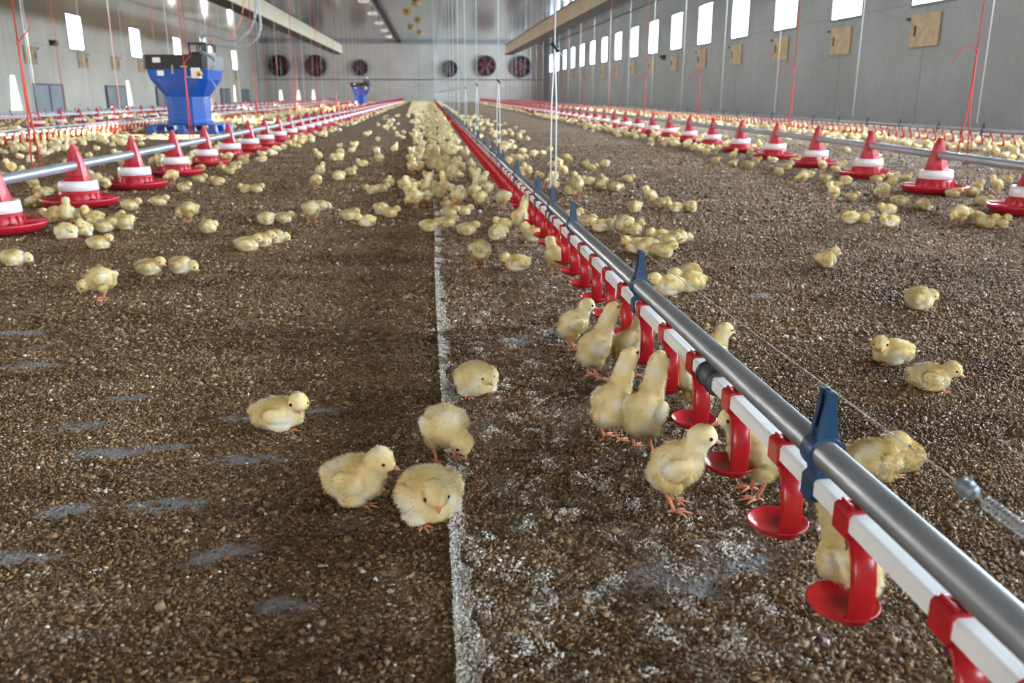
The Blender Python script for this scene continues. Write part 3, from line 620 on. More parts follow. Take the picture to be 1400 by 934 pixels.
# ---------------------------------------------------------------- ducts, lamps, fans, boards, shutters
for X,l in((-5.5,'long cream overhead duct on the left, ending before the end wall'),(5.1,'long cream overhead duct on the right side under the ceiling')):
    e=empty('air_duct',(X,57,3.0)); tag(e,l,'duct')
    b=MB(); b.box((0,-30,.3),(.5,60,.52)); b.build('duct_body',M['duct'],e)
    b=MB(); b.box((.0,-30,.58),(.54,60,.03)); b.box((.0,-30,.02),(.54,60,.03)); b.build('edge_strip',M['dark'],e)
    for k in range(8): q=MB(); q.tube([(0,-2-8*k,.59),(0,-2-8*k,ZC-3.0)],.02,6); q.build('hanger_rod',M['greymetal'],e)
lm=MB(); lm.lathe([(.0001,0),(.13,0),(.22,.03),(.24,.10),(.20,.16),(.06,.20),(.0001,.20)],16); LAMP=lm.mesh('diffuser',M['lampw']); q=MB(); q.lathe([(.03,.18),(.03,.34),(.0001,.34)],10); STEM=q.mesh('stem',M['greymetal'])
for k in range(10):
    e=empty('ceiling_lamp',(-2.68,10+6*k,ZC-.34)); tag(e,'white round ceiling lamp in the row beside the dark roof channel','lamp','white ceiling lamps'); link('diffuser',LAMP,e); link('stem',STEM,e)
dm=MB(); dm.lathe([(.0001,0),(.12,.005),(.23,.06),(.25,.10),(.10,.17),(.0001,.18)],16); DOME=dm.mesh('yellow_dome',M['lampy'])
for k in range(6):
    o=link('ceiling_dome',DOME,None,(-1.0 if k%2==0 else -.5,37.4+5.2*k,ZC-.18)); tag(o,'yellow dome fixture on the ceiling near the end wall','ceiling fixture','yellow ceiling domes')
def fan(X,z,r,label):
    e=empty('wall_fan',(X,YB-.25,z)); tag(e,label,'fan')
    b=MB(); b.lathe([(r*.88,-.18),(r,-.18),(r,.24),(r*.88,.24),(r*.88,-.18)],36,axis='y'); b.build('housing',M['fan'],e)
    b=MB(); b.lathe([(.0001,.18),(r*.88,.18),(r*.88,.23),(.0001,.23)],36,axis='y'); b.build('shutter',M['louver'],e)
    for k in range(6):
        a=2*PI*k/6+.2; rot=Matrix.Rotation(a,3,'Y')@Matrix.Rotation(.5,3,'X'); q=MB(); P=[(.10*r,-.08*r),(.84*r,-.20*r),(.86*r,.14*r),(.10*r,.08*r)]
        V=[Matrix.Rotation(a,3,'Y')@Vector((x,zz*.5-.02,zz)) for x,zz in P]+[Matrix.Rotation(a,3,'Y')@Vector((x,zz*.5,zz)) for x,zz in P]
        q.add(V,[(0,1,2,3),(7,6,5,4),(0,4,5,1),(1,5,6,2),(2,6,7,3),(3,7,4,0)]); q.build('blade',M['blade'],e)
    b=MB(); b.lathe([(.0001,-.08),(r*.14,-.08),(r*.14,.08),(.0001,.08)],14,axis='y'); b.build('hub',M['fan'],e)
    g_=MB(); 
    for k in range(3):
        a=PI*k/3; g_.box((0,-.15,0),(1.76*r,.02,.03),Matrix.Rotation(a,3,'Y'))
    g_.build('guard',M['fan'],e)
for X,z,r,l in((-11.8,2.82,.82,'round dark wall fan furthest left on the end wall'),(-8.95,2.82,.84,'second round wall fan from the left on the end wall'),(-5.45,2.68,.63,'smaller round wall fan left of the distant hopper'),(1.75,2.62,.66,'round wall fan seen behind the bunched white cords'),(4.75,2.86,.80,'large round wall fan right of the white cords'),(7.6,2.80,.84,'round wall fan closest to the right wall')): fan(X,z,r,l)
bd=MB(); bd.box((0,0,0),(.03,1.0,.60)); BRD=bd.mesh('board_panel',M['board'],.004)
bh=MB(); bh.box((0,0,0),(.02,.05,.2)); bh.box((0,.3,.24),(.02,.12,.05)); HND=bh.mesh('board_latch',M['dark'])
def board(X,Y,z,side,label,group=None):
    e=empty('wall_board',(X-side*.025,Y,z)); tag(e,label,'board',group); link('board_panel',BRD,e); h_=link('board_latch',HND,e); h_.location=(-side*.022,.32,.0)
lbR=['tan board below the window cut by the top right edge of the photo','tan board below the second window from the right edge','tan board below the third window from the right edge','tan board below the fourth window from the right edge']
for k,y in enumerate([w for w in WR if w>16]): board(XR,y+.12,1.80,1,lbR[k] if k<4 else 'small distant tan board under a right wall window',None if k<4 else 'distant boards under the right windows')
for k,y in enumerate([32.6,37.3,41.0,44.6,51.5,58.6,66]): board(XL,y,1.92,-1,'yellowish board on the left wall'+[' left of the windows',' under the first window',' between the first and second windows',' under the second window',' partly behind the hopper',' right of the hopper',' furthest down the wall'][k])
sh=MB(); sh.box((0,0,.48),(.05,2.3,.9)); SHP=sh.mesh('shutter_panel',M['greymetal'],.006); sf=MB()
for c,d in(((0,0,.96),(.09,2.45,.06)),((0,-1.2,.48),(.09,.06,.96)),((0,1.2,.48),(.09,.06,.96)),((.01,.0,.48),(.09,.05,.9))): sf.box(c,d)
SHF=sf.mesh('shutter_frame',M['frame'])
for k,y in enumerate([33.6,40.6,47.6,54.6,61.6,68.4]):
    e=empty('wall_shutter',(XL+.05,y,.0)); tag(e,'grey metal shutter low on the left wall'+[', nearest',', second along, left of hopper',', just left of hopper',', hidden mostly by the hopper',', right of the hopper',', next to the end wall'][k],'shutter'); link('shutter_panel',SHP,e); link('shutter_frame',SHF,e)
# small dark junction boxes on the walls
for X,Y,z,s,l in((XL+.06,34.6,2.42,1,'small dark box on the left wall beside the first window'),(XR-.06,35.9,2.05,-1,'small dark camera box on the right wall between windows')):
    b=MB(); b.box((0,0,0),(.12,.5,.18)); b.box((s*.10,-.1,.04),(.1,.12,.1)); tag(b.build('junction_box',M['blackp'],None,(X,Y,z),.01),l,'box')
# ---------------------------------------------------------------- chicks
def ell(bm,c,r,pitch=0,yaw=0,sub=3):
    Mx=Matrix.Translation(c)@Matrix.Rotation(yaw,4,'Z')@Matrix.Rotation(-pitch,4,'Y')@Matrix.Diagonal((*r,1))
    bmesh.ops.create_icosphere(bm,subdivisions=sub,radius=1,matrix=Mx)
def remesh(bm,vox,it):
    me=bpy.data.meshes.new('tmp'); bm.to_mesh(me); bm.free(); o=bpy.data.objects.new('tmp',me); COL.objects.link(o)
    m1=o.modifiers.new('r','REMESH'); m1.mode='VOXEL'; m1.voxel_size=vox; m2=o.modifiers.new('s','SMOOTH'); m2.factor=.6; m2.iterations=it
    bpy.context.view_layer.update(); dg=bpy.context.evaluated_depsgraph_get(); r=bpy.data.meshes.new_from_object(o.evaluated_get(dg)); bpy.data.objects.remove(o); bpy.data.meshes.remove(me); return r
def Rz(a): return Matrix.Rotation(a,3,'Z')
# pose: body centre, radii, pitch, head centre, head radius, head yaw, head pitch, leg height (0 = lying), chest
POSES={
 'stand':dict(bc=(-.008,0,.074),br=(.040,.034,.034),bp=R(30),hc=(.028,0,.122),hr=.0205,hy=0,hp=R(-8),leg=.046,nk=.90),
 'standturn':dict(bc=(-.008,0,.074),br=(.040,.034,.034),bp=R(30),hc=(.026,.008,.121),hr=.0205,hy=R(55),hp=R(-5),leg=.046,nk=.90),
 'drink':dict(bc=(-.012,0,.074),br=(.040,.034,.034),bp=R(48),hc=(.031,0,.155),hr=.0185,hy=0,hp=R(38),leg=.046,nk=.98),
 'peck':dict(bc=(-.008,0,.070),br=(.042,.036,.035),bp=R(-2),hc=(.042,.005,.054),hr=.0205,hy=R(8),hp=R(-55),leg=.042,nk=.8),
 'hunch':dict(bc=(0,0,.073),br=(.040,.037,.036),bp=R(8),hc=(.036,0,.082),hr=.0195,hy=0,hp=R(-25),leg=.044,nk=.9),
 'sit':dict(bc=(-.010,0,.036),br=(.044,.036,.034),bp=R(4),hc=(.030,0,.066),hr=.0215,hy=R(-8),hp=R(-8),leg=0,nk=.74),
 'lie':dict(bc=(-.012,0,.030),br=(.044,.036,.031),bp=R(0),hc=(.034,-.003,.052),hr=.0205,hy=R(-20),hp=R(-18),leg=0,nk=.68),
 'lieturn':dict(bc=(-.008,0,.031),br=(.046,.036,.031),bp=R(2),hc=(.032,.010,.056),hr=.020,hy=R(75),hp=R(-18),leg=0,nk=.72),
 'sleep':dict(bc=(-.008,0,.031),br=(.043,.037,.032),bp=R(-3),hc=(.040,.006,.030),hr=.020,hy=R(12),hp=R(-30),leg=0,nk=.62),
 'ball':dict(bc=(-.004,0,.036),br=(.041,.040,.036),bp=R(0),hc=(.026,.010,.050),hr=.0195,hy=R(20),hp=R(-22),leg=0,nk=.7),
}
def chick_parts(name,P,fine=True,vox=None):
    bm=bmesh.new(); sub=3 if fine else 2
    bc=Vector(P['bc']); br=P['br']; bp=P['bp']; hc=Vector(P['hc']); hr=P['hr']; ax=Vector((math.cos(bp),0,math.sin(bp)))
    ell(bm,bc,br,bp,sub=sub)
    ell(bm,bc-ax*br[0]*.45+Vector((0,0,-.004 if P['leg'] else .0)),(br[0]*.62,br[1]*.88,br[2]*.85),bp,sub=sub)   # rump
    ch=bc+ax*br[0]*.45+Vector((0,0,-.004)); ell(bm,ch,(br[0]*.6,br[1]*.84,br[2]*.86),bp,sub=sub)                    # breast
    for t in(.15,.35,.55,.75,.9):
        c=ch.lerp(hc,t)+Vector((0,0,.002)); r=(br[1]*.70*(1-t)+hr*t)*P['nk']; ell(bm,c,(r,r*.94,r),0,sub=sub)
    hd=Rz(P['hy'])@Vector((math.cos(P['hp']),0,math.sin(P['hp'])))
    ell(bm,hc,(hr*1.06,hr*.95,hr*.96),P['hp'],P['hy'],sub=sub); ell(bm,hc+hd*hr*.42-Vector((0,0,hr*.12)),(hr*.72,hr*.62,hr*.62),P['hp'],P['hy'],sub=sub)
    # tail tuft
    ell(bm,bc-ax*br[0]*.92+Vector((0,0,.008)),(.013,.012,.011),bp,sub=sub)
    for s in(-1,1):
        # wings lie against the flank
        w=bc+Vector((-.002,s*br[1]*.90,.003))+ax*.004; Mx=None
        ell(bm,w,(br[0]*.56,.0105,br[2]*.50),bp-R(18),yaw=s*R(-5),sub=sub)
        if P['leg']: ell(bm,Vector((bc.x-.004,s*.019,P['leg']+.004)),(.016,.013,.018),0,sub=sub)  # thigh
        else: ell(bm,Vector((bc.x+.004,s*br[1]*.62,.014)),(.022,.016,.014),0,yaw=s*R(12),sub=sub)
    me=remesh(bm,vox or (.0026 if fine else .006),3 if fine else 2); me.name='chick_'+name
    me.polygons.foreach_set('use_smooth',[True]*len(me.polygons)); me.materials.clear(); me.materials.append(M['down'])
    me.calc_loop_triangles(); nv=len(me.vertices); V=np.empty(nv*3,np.float32); me.vertices.foreach_get('co',V); V=V.reshape(-1,3)
    T=np.empty(len(me.loop_triangles)*3,np.int32); me.loop_triangles.foreach_get('vertices',T); T=T.reshape(-1,3)
    # clamp to ground
    V[:,2]=np.maximum(V[:,2],.001)
    # soft tufty surface
    d=np.array([noise.noise(Vector(p)*48)*.0030+noise.noise(Vector(p)*120)*.0012 for p in V.tolist()]) if fine else np.zeros(nv)
    N=np.empty(nv*3,np.float32); me.vertices.foreach_get('normal',N); N=N.reshape(-1,3); V=V+N*d[:,None]
    if fine:
        A=V[T[:,0]];B=V[T[:,1]];C=V[T[:,2]]; ar=np.linalg.norm(np.cross(B-A,C-A),axis=1); n=15000
        idx=rng.choice(len(T),n,p=ar/ar.sum()); u=rng.random((n,2)); fl=u.sum(1)>1; u[fl]=1-u[fl]
        p=A[idx]+(B-A)[idx]*u[:,:1]+(C-A)[idx]*u[:,1:]; nn=np.cross(B-A,C-A)[idx]; nn/=np.linalg.norm(nn,axis=1)[:,None]+1e-12
        bd_=-np.array(ax)*.7+np.array([0,0,-.35]); dirs=nn*.62+bd_[None]*.80+rng.normal(0,.24,(n,3)); dirs/=np.linalg.norm(dirs,axis=1)[:,None]
        hd_=np.linalg.norm(p-np.array(hc),axis=1)<hr*1.25; L=np.where(hd_,.0030,.0066)*rng.uniform(.6,1.3,n)
        # keep face clear
        face=((p-np.array(hc))@np.array(hd))>hr*.75; L=np.where(face,.0010,L)
        side=np.cross(dirs,nn+rng.normal(0,.3,(n,3))); side/=np.linalg.norm(side,axis=1)[:,None]+1e-9; w=.00042
        q=np.stack([p-side*w-nn*.0006,p+side*w-nn*.0006,p+dirs*L[:,None]],1); q[...,2]=np.maximum(q[...,2],.001)
        FT=np.arange(n*3).reshape(-1,3)+nv; VV=np.concatenate([V,q.reshape(-1,3)]); TT=np.concatenate([T,FT])
        m2=bulk('chick_'+name,VV,TT,M['down'],smooth=False); sm=np.ones(len(TT),bool); m2.polygons.foreach_set('use_smooth',sm)
        NN=N+0; hn=np.repeat(nn+rng.normal(0,.10,(n,3)),3,axis=0); hn/=np.linalg.norm(hn,axis=1)[:,None]; m2.normals_split_custom_set_from_vertices(np.concatenate([NN,hn]).astype(float).tolist()); bpy.data.meshes.remove(me); me=m2
    else:
        m2=bulk('chick_'+name+'_far',V,T,M['down'],smooth=True); bpy.data.meshes.remove(me); me=m2
    # beak
    hy,hp=P['hy'],P['hp']; Rm=Rz(hy)@Matrix.Rotation(-hp,3,'Y')
    b=MB(); z0=-hr*.18
    prof=[(hr*.80,.0052,.0044),(hr*1.12,.0044,.0038),(hr*1.38,.0028,.0027),(hr*1.55,.0008,.0010)]
    rings=[[hc+Rm@Vector((x,math.cos(2*PI*k/10)*ry,math.sin(2*PI*k/10)*rz+z0-(x-hr)*.25)) for k in range(10)] for x,ry,rz in prof]
    b.loft(rings,True); beak=b.mesh('beak',M['beak'])
    e=[]
    for s in(-1,1):
        b=MB(); c=hc+Rm@Vector((hr*.58,s*hr*.76,hr*.14)); q=bmesh.new(); bmesh.ops.create_icosphere(q,subdivisions=2,radius=.0030,matrix=Matrix.Translation(c)); m_=bpy.data.meshes.new('eye'); q.to_mesh(m_); q.free(); m_.polygons.foreach_set('use_smooth',[True]*len(m_.polygons)); m_.materials.append(M['eye']); e.append(m_)
    legs=[]
    if P['leg']:
        for s in(-1,1):
            b=MB(); hx=bc.x-.004; y=s*.017; hock=Vector((hx-.007,y,.028)); foot=Vector((hx+.004,y*1.1,.004))
            b.tube([(hx,y,P['leg']+.012),(hock+Vector((0,0,.006))),hock,foot.lerp(hock,.4),foot],[.0042,.0036,.0034,.0026,.0028],8)
            for a,l in((0,.026),(R(38),.021),(R(-38),.021),(PI,.011)):
                dv=Vector((math.cos(a),math.sin(a),0)); b.tube([foot+Vector((0,0,0)),foot+dv*l*.5+Vector((0,0,.001)),foot+dv*l*.9+Vector((0,0,-.0015)),foot+dv*l*1.1+Vector((0,0,-.0025))],[.0026,.0021,.0017,.0006],6)
            legs.append(b.mesh('leg',M['leg']))
    else:
        for s in(-1,1):
            b=MB(); foot=Vector((bc.x+.020,s*.024,.003))
            for a,l in((0,.024),(R(35),.018),(R(-35),.018)):
                dv=Vector((math.cos(a+s*R(10)),math.sin(a+s*R(10)),0)); b.tube([foot,foot+dv*l*.6+Vector((0,0,.001)),foot+dv*l],[.0026,.002,.0007],6)
            b.tube([foot-Vector((.02,0,-.004)),foot],[.003,.0026],6); legs.append(b.mesh('leg',M['leg']))
    return me,beak,e,legs
CH={k:chick_parts(k,v) for k,v in POSES.items()}
CL={k:chick_parts(k,v,False) for k,v in POSES.items()}
CT={k:chick_parts(k,v,False,.0125) for k,v in POSES.items()}
placed=[]
def chick(x,y,pose,head,label,group=None,scale=1.,flip=False,parts=True,fine=True,z=None):
    src=(CH if fine else CL)[pose]
    zz=float(fh(x,y))+(.0 if y<1.9 else .003) if z is None else z
    o=link('chick',src[0],None,(x,y,zz)); o.rotation_euler=(0,0,R(head)); o.scale=(scale,-scale if flip else scale,scale); tag(o,label,'chick',group)
    if parts:
        link('beak',src[1],o)
        for m_ in src[2]: link('eye',m_,o)
        for m_ in src[3]: link('leg',m_,o)
    placed.append((x,y)); return o
# hand placed: pixel of ground contact, pose, heading (0 = right in the photo, 90 = away), label, scale, flip
HP=[
(928,696,'stand',-12,'yellow chick standing beside a red drip cup looking right, closest standing chick',1.0,0),
(884,612,'drink',48,'tall chick stretching its neck up to the drinker, right of a pair',1.03,0),
(841,597,'drink',38,'stretching chick at the drinker pressed behind the taller one',1.0,0),
(818,520,'drink',22,'chick stretching to the nipple with a pale back, third from the coupling',1.0,0),
(787,480,'stand',5,'slim chick standing upright with a dark eye, facing right, left of the drinkers',.92,0),
(862,515,'stand',35,'chick mostly hidden behind the drinking pair with its head at a red arm',.98,0),
(1022,680,'stand',172,'chick behind the second red cup facing left with one foot showing',1.08,0),
(1142,838,'drink',112,'chick behind the nearest red cup with its head hidden by the pipe',1.0,0),
(944,568,'drink',118,'chick behind the red arm just past the black coupling, drinking',.95,0),
(972,518,'stand',10,'chick on the far side of the pipe with only its head showing above it',.92,0),
(612,632,'peck',-62,'fluffy chick standing on the white strip with head bowed',.98,0),
(590,706,'ball',-58,'round chick hunched beside the white strip with its beak down, front row',1.12,1),
(496,682,'sit',-14,'chick crouching and looking right, furthest left of the front three',1.05,0),
(388,583,'lieturn',0,'lone chick lying with head turned back, left foreground',1.0,1),
(652,538,'ball',-75,'round resting chick on the right edge of the white strip facing the camera',1.0,0),
(1214,496,'lieturn',178,'lying chick with head raised at left, upper of two right of the pipe',.95,0),
(1276,531,'lie',-18,'pale chick lying with its head low at right, lower of two right of the pipe',.93,0),
(1130,366,'sit',-6,'lone chick sitting and facing right amid open litter at right',.86,0),
(1258,424,'ball',-50,'round sleeping chick alone on the right litter',.90,0),
(1200,652,'lie',20,'chick lying behind the steel pipe beside the blue bracket',1.0,0),
(1228,640,'sleep',60,'second chick huddled behind the pipe near the blue bracket',.85,1),
(137,411,'peck',200,'chick standing with head to the ground, leftmost standing one',.98,0),
(209,376,'lie',-4,'chick lying, left one of a pair below the left feeders',.93,0),
(252,374,'sleep',-25,'chick lying with beak on the litter, right one of the pair',.93,0),
(24,363,'sleep',-6,'flat lying chick by the left edge of the photo',.95,0),
(140,341,'lie',5,'chick lying in front of the second left feeder',.9,0),
(258,304,'peck',185,'blurry pecking chick right of the third left feeder',.95,0),
(287,320,'ball',-20,'round chick curled up below the pecking one at left',.85,0),
(343,344,'lie',2,'front chick of a huddled row in mid left litter',.95,0),
(362,338,'lie',12,'middle chick of a huddled row in mid left litter',.9,0),
(380,333,'sleep',-8,'right end chick of a huddled row in mid left litter',.9,0),
(427,306,'hunch',85,'chick seen from behind standing on the mid left litter',1.0,0),
(441,288,'sleep',-12,'chick lying just behind the one seen from behind',.85,0),
(366,308,'ball',10,'round chick left of a resting pair in mid left litter',.85,0),
(391,306,'lie',0,'right chick of the resting pair in mid left litter',.85,0),
(480,303,'lie',-5,'left of two chicks lying head to head mid litter',.88,0),
(499,311,'lie',200,'right of two chicks lying head to head mid litter',.88,0),
(521,294,'ball',160,'upper chick of a huddle left of the strip',.85,0),
(536,298,'lie',-3,'lower chick of a huddle left of the strip',.85,0),
(507,266,'lie',170,'left of two chicks resting close together in mid litter',.85,0),
(524,263,'lie',8,'right of two chicks resting close together in mid litter',.85,0),
(335,264,'lie',175,'left of a tiny resting pair near the left feeders',.85,0),
(353,264,'lie',0,'right of a tiny resting pair near the left feeders',.85,0),
(656,371,'hunch',88,'ball shaped chick seen from behind standing right of the strip',.95,0),
(702,369,'lie',180,'chick resting left of the red cups with its head to the left',.95,0),
(757,378,'stand',115,'chick standing among the red cups facing the pipe',.95,0),
(590,317,'lie',-3,'chick lying across the far end of the visible white strip',.88,0),
(642,322,'lie',-2,'chick lying right of the strip, head to the right',.9,0),
(682,331,'ball',-40,'round resting chick near the red cups',.88,0),
(685,314,'lieturn',190,'chick lying just behind the round resting one',.85,0),
(713,318,'drink',48,'chick stretching tall at the cups in the middle distance',1.0,0),
(727,332,'sit',172,'chick sitting by the cups and looking left',.95,0),
(657,286,'hunch',80,'chick standing with its back to the camera near the dense flock',.95,0),
(688,287,'hunch',20,'chick standing beside the cups at the edge of the dense flock',.95,0),
(567,286,'peck',190,'pecking chick left of the strip at the front of the flock',.95,0),
(584,283,'hunch',90,'narrow standing chick behind the pecking one',.9,0),
(600,280,'hunch',95,'standing chick on the strip at the front of the flock',.95,0),
(627,279,'hunch',70,'pale standing chick right of the strip at the front of the flock',.95,0),
(617,297,'lie',0,'chick resting on the strip in front of the standing row',.85,0),
(636,295,'lie',10,'chick resting right of the strip in front of the standing row',.85,0),
(614,311,'lie',5,'chick resting low in front on the strip, behind the lying front one',.88,0),
(888,283,'stand',160,'chick standing in a small group right of the pipe',.85,0),
(905,284,'lie',0,'chick behind the standing one in the small group right of the pipe',.85,0),
(868,291,'ball',-20,'round chick at the left end of the small group right of the pipe',.85,0),
(921,290,'lie',180,'chick lying in the small group right of the pipe',.85,0),
(944,290,'ball',10,'round chick at the right end of the small group',.85,0),
(786,300,'lie',-5,'chick lying right behind the steel pipe, topmost of the nearer huddle',.85,0),
(803,310,'lie',-10,'chick in the upper part of the huddle right of the pipe',.85,0),
(818,318,'lie',170,'chick against the pipe in the huddle',.9,0),
(834,318,'ball',0,'round chick within the huddle right of the pipe',.85,0),
(852,328,'hunch',20,'chick standing with its back hunched in the huddle right of the pipe',.95,0),
(868,322,'sit',-5,'chick sitting to the right of the hunched standing one',.85,0),
(866,346,'lie',175,'left chick at the front of the huddle right of the pipe',.95,0),
(886,350,'ball',-60,'middle chick at the front of the huddle right of the pipe',.95,0),
(908,353,'lie',5,'right chick at the front of the huddle right of the pipe',.95,0),
(899,332,'lie',178,'chick lying at the back right of the huddle',.9,0),
(915,336,'lie',-10,'chick nestled at the right side of the huddle',.88,0),
(930,333,'sleep',-20,'outermost right chick of the huddle, head down',.88,0),
(908,403,'lie',185,'left chick of the pair beside the nearest tall bracket',1.0,0),
(936,398,'lie',170,'right chick of the pair beside the bracket',1.05,0),
(944,388,'ball',30,'chick lying behind the pair beside the bracket',.9,0),
(1161,306,'ball',170,'left of two round chicks below the right feeders',.85,0),
(1181,305,'lie',0,'right of two round chicks below the right feeders',.85,0),
(1213,311,'lieturn',180,'chick lying with raised head below the right feeders',.88,0),
(1211,292,'lie',178,'chick lying behind the raised headed one',.85,0),
(1137,277,'stand',180,'chick standing at the front of the right feeder crowd',.85,0),
(1165,276,'lie',0,'chick lying right of the standing one below the right feeders',.8,0),
(1262,287,'ball',10,'round chick in front of the second right feeder',.9,0),
(1230,281,'sleep',-10,'flat lying chick in front of the second right feeder',.9,0),
(1309,307,'peck',195,'chick pecking at left of the rightmost feeder pan',.9,0),
(1330,306,'sit',175,'chick sitting between the right pans at the front',.9,0),
(1350,312,'lie',0,'chick lying in front of the rightmost feeder pan',.95,0),
(1368,311,'lie',10,'chick lying against another in front of the rightmost pan',.9,0),
(828,229,'ball',0,'upper right chick of the far huddle right of the pipe',.9,0),
(810,234,'lie',5,'long lying chick in the far huddle right of the pipe',.9,0),
(824,253,'sit',100,'chick at the right end of the middle row right of the pipe',.85,0),
(803,253,'lie',170,'chick lying at the left of the middle row right of the pipe',.85,0),
(860,250,'lie',-5,'single chick apart from the rows right of the pipe',.82,0),
(495,228,'lieturn',170,'chick with lifted head at the left end of a far cluster',.9,0),
(519,226,'hunch',60,'whitish chick in the far cluster left of the flock',.95,0),
]
# crowd at the second left feeder
for x,y,po,hd,s in((92,327,'ball',-60,1.),(114,323,'sit',-80,.95),(132,317,'ball',200,.95),(147,318,'lie',0,.95),(172,316,'ball',20,1.),(93,310,'stand',100,1.),(110,304,'sit',10,.95),(127,305,'lie',175,.95),(143,305,'lie',-20,.95),(165,307,'lie',90,.9),(70,304,'lie',180,1.),(182,287,'lie',5,.95),(221,282,'lie',0,.9),(52,283,'sit',60,.9),(55,268,'lie',120,.9),(78,300,'ball',0,.9),(45,262,'stand',170,.9),(155,262,'stand',200,.9),(235,252,'peck',220,.95),(254,262,'lie',-20,.9),(275,250,'lie',10,.9),(297,254,'lie',180,.9),(212,232,'stand',20,.95),(150,255,'lie',90,.9)):
    HP.append((x,y,po,hd,None,s,0))
NH=len(HP)
for k,(x,y) in enumerate(((20,60),(60,130),(110,100),(150,60),(180,180),(215,140),(290,110),(310,160),(370,110),(365,210),(420,180),(345,90),(600,170),(620,250),(680,160),(700,210),(740,215),(760,165),(955,235),(1060,240),(1145,215),(1180,290),(590,60),(1310,170),(1240,230))):
    HP.append((1050+x/4,200+(y+32)/4,('lie','ball','sit','lie','peck','lie','stand','sleep','lieturn')[k%9],random.choice((0,180,10,170,-20,90,200)),'R',.86,0))
for k,(x,y) in enumerate(((760,790),(830,790),(880,770),(905,765),(630,745),(580,740),(700,730),(560,700),(520,710),(470,700),(400,700),(980,810),(1060,805),(1060,850),(1120,880),(1210,870),(1280,900),(1210,900),(1340,880),(1300,910),(1300,830),(1160,750),(640,715),(440,715),(1010,830))):
    HP.append((700+x/4,(y+12)/4,('lie','ball','sit','lie','hunch','lie','stand','sleep','lieturn')[k%9],random.choice((0,180,10,170,-20,90,200)),'R',.84,0))
def far_enough(x,y,d,yq=False):
    return all((x-a)**2+(y-b_)**2>d*d for a,b_ in placed[-700:])
def clear(x,y):
    if abs(x+2.0)<.26:
        if any((x+2.0)**2+(y-q)**2<.235**2 for q in LY[:14]): return False
    if abs(x-xr(y))<.26:
        if any((x-xr(q))**2+(y-q)**2<.235**2 for q in RY[:14]): return False
    if abs(x+4.02)<.68 and abs(y-15.5)<.62: return False
    if -5.<x<-3.2 and 13.2<y<15.2: return False
    if abs(x-.455)<.075 and y<60: return False
    if abs(x-6.4)<.05 or abs(x+4.95)<.05: return False
    return True
for x,y,po,hd,l,s,fl in HP:
    p=ground(x,y)
    if l is None or l=='R':
        for fx,ys_ in ((-2.0,LY),(None,RY)):
            for q in ys_[:14]:
                cx_=fx if fx else xr(q); dd=math.hypot(p.x-cx_,p.y-q)
                if dd<.262: k_=.262/max(dd,.01); p.x=cx_+(p.x-cx_)*k_; p.y=q+(p.y-q)*k_
        if not far_enough(p.x,p.y,.062): continue
    if l=='R': chick(p.x,p.y,po,hd,'chick crowding around the right row of red pan feeders','chicks around the right feeder row',s,random.random()<.5)
    else: chick(p.x,p.y,po,hd,l or 'chick crowding around the nearest left feeder pans',None if l else 'chicks around the near left feeders',s,bool(fl))
handn=len(placed)
# flocks, uniform random within bands
C=[]
def band(xf,y0,y1,dens,group,label,dmin=.10,poses=('lie','lie','sleep','ball','sit','hunch','stand','peck','lieturn'),far=0):
    # dens per m2, falls off with distance to keep the far mass affordable
    y=y0
    while y<y1:
        step=.5 if y<20 else 2.
        a,b_=xf(y); n=dens*(b_-a)*step; n=int(n)+(random.random()<n-int(n))
        for _ in range(n):
            for t in range(8):
                x=random.uniform(a,b_); yy=y+random.uniform(0,step)
                if far==0 and float(vnoise(np.array(x+40.),np.array(yy),1.9,77))<.36*(t<6): continue
                if yy<YB-.3 and clear(x,yy) and far_enough(x,yy,dmin): break
            else: continue
            placed.append((x,yy)); C.append((math.hypot(x,yy),x,yy,random.choice(poses),group,label))
        y+=step
up=('hunch','stand','drink','peck','sit','lie','ball','lieturn')
band(lambda y:(-.12-.010*y,.375),4.75,26,23,'chicks in the dense flock left of the central drinker','chick in the dense flock left of the central drinker line',.075,up)
band(lambda y:(-.25-.015*y,.9),26,73,12,'f','far',.09,up)
band(lambda y:(-1.0-.01*y,-.10),5.9,26,3.2,'chicks loosely spread left of the dense flock','chick loosely spread between the dense flock and left feeders',.11)
band(lambda y:(.56,1.25),5.2,26,7,'chicks behind the central drinker line','chick resting just right of the far central drinker line',.10)
band(lambda y:(.9,1.6),7,26,1.2,'chicks behind the central drinker line','chick resting just right of the far central drinker line',.10)
band(lambda y:(-2.35,-1.55),7.2,26,13,'chicks along the left feeder row','chick beside the left row of red pan feeders',.09)
band(lambda y:(-3.0,-2.2),4.3,26,5,'chicks behind the left feed pipe','chick behind the near left feed pipe',.10)
band(lambda y:(-2.4,-1.6),26,73,10,'f','far',.11)
band(lambda y:(xr(y)-.52,xr(y)+.45),9.5,26,21,'chicks around the right feeder row','chick crowding around the right row of red pan feeders',.095)
band(lambda y:(xr(y)-.5,xr(y)+.5),26,73,9,'f','far',.11)
band(lambda y:(4.3,6.0),5.5,26,1.4,'chicks between the right feeders and the wall drinkers','chick between the right feeders and the wall drinker line',.12)
band(lambda y:(5.7,7.3),7.5,40,15,'chicks at the right wall drinkers','chick gathered at the drinker line along the right wall',.09,up)
band(lambda y:(-5.6,-3.9),8.0,34,17,'chicks at the left drinkers','chick massed at the left drinker line near the hopper',.09,up)
band(lambda y:(-4.2,-3.0),6.5,30,2.2,'chicks between left feeders and left drinkers','chick between the left feeders and the left drinker line',.12)
band(lambda y:(-8,-6),11,50,8,'f','far',.11)
band(lambda y:(-10.5,-8.5),15,50,6,'f','far',.11)
band(lambda y:(-6.5,-3.2),34,70,5,'f','far',.11,)
C.sort(key=lambda t:t[0]); nind=0; rest=[]
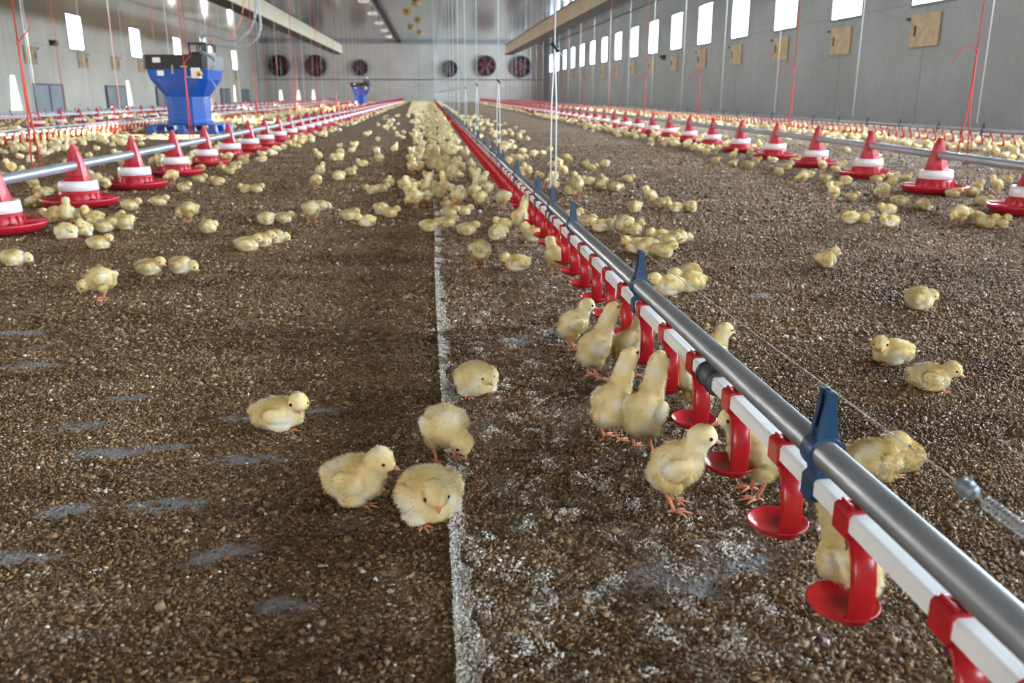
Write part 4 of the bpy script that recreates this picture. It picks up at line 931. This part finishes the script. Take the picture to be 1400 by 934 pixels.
for d,x,y,po,gname,label in C:
    q=proj((x,y,.05))
    if q is None or q[0]<-25 or q[0]>1425: continue
    if nind<300-handn+0 and gname!='f':
        near=y<9
        chick(x,y,po,random.uniform(0,360),label,gname,random.uniform(.82,.98),False,near,near); placed.pop(); nind+=1
    else: rest.append((x,y,po))
by={}
VV=[];FF=[];off=0;cache={}
for x,y,po in rest:
    if po not in cache:
        me=CT[po][0]; me.calc_loop_triangles(); v=np.empty(len(me.vertices)*3,np.float32); me.vertices.foreach_get('co',v); t=np.empty(len(me.loop_triangles)*3,np.int32); me.loop_triangles.foreach_get('vertices',t); cache[po]=(v.reshape(-1,3),t.reshape(-1,3))
    v,t=cache[po]; a=random.uniform(0,6.28); c,s_=math.cos(a),math.sin(a); s=random.uniform(.82,.98)
    v=v*s; v=np.stack([v[:,0]*c-v[:,1]*s_,v[:,0]*s_+v[:,1]*c,v[:,2]],-1)+np.array([x,y,0]); VV.append(v);FF.append(t+off);off+=len(v)
o=link('chick_flock',bulk('chick_flock',np.concatenate(VV),np.concatenate(FF),M['down'],smooth=True))
tag(o,'hundreds of tiny distant yellow chicks spread towards the end wall','chicks',kind='stuff')
print('CHICKS',handn,nind,len(rest))
# ---------------------------------------------------------------- light
W=bpy.data.worlds.new('world'); S.world=W; W.use_nodes=True; bg=W.node_tree.nodes['Background']; bg.inputs[0].default_value=(.86,.94,1,1); bg.inputs[1].default_value=5.
def area(name,loc,rot,sx,sy,power,col):
    l=bpy.data.lights.new(name,'AREA'); l.shape='RECTANGLE'; l.size=sx; l.size_y=sy; l.energy=power; l.color=col; o=bpy.data.objects.new(name,l); COL.objects.link(o); o.location=loc; o.rotation_euler=rot; return o
LW=80.
for y in WR: area('window_daylight',(XR+.2,y,(WZ0+WZ1)/2),(0,PI/2,0),WZ1-WZ0-.1,WW-.1,LW*1.25*3.14*1.9,(.76,.89,1))
for y in WL: area('window_daylight',(XL-.2,y,(WZ0+WZ1)/2),(0,-PI/2,0),WZ1-WZ0-.1,WW-.1,LW*.75*3.14*1.9,(.98,.95,.92))
area('added_rear_fill',(0,YF+.05,2.),(PI/2,0,0),4.4,3.7,640,(1,.97,.93))  # added fill light behind the camera, no open door is seen
sun=bpy.data.lights.new('sun','SUN'); sun.energy=110; sun.angle=R(.6); sun.color=(1,.90,.74); so=bpy.data.objects.new('sun',sun); COL.objects.link(so)
d=Vector((1,-.19,-.345)).normalized(); so.rotation_euler=d.to_track_quat('-Z','Y').to_euler()
S.view_settings.view_transform='Standard'; S.view_settings.look='None'; S.view_settings.gamma=1; S.view_settings.exposure=0; S.view_settings.use_curve_mapping=False
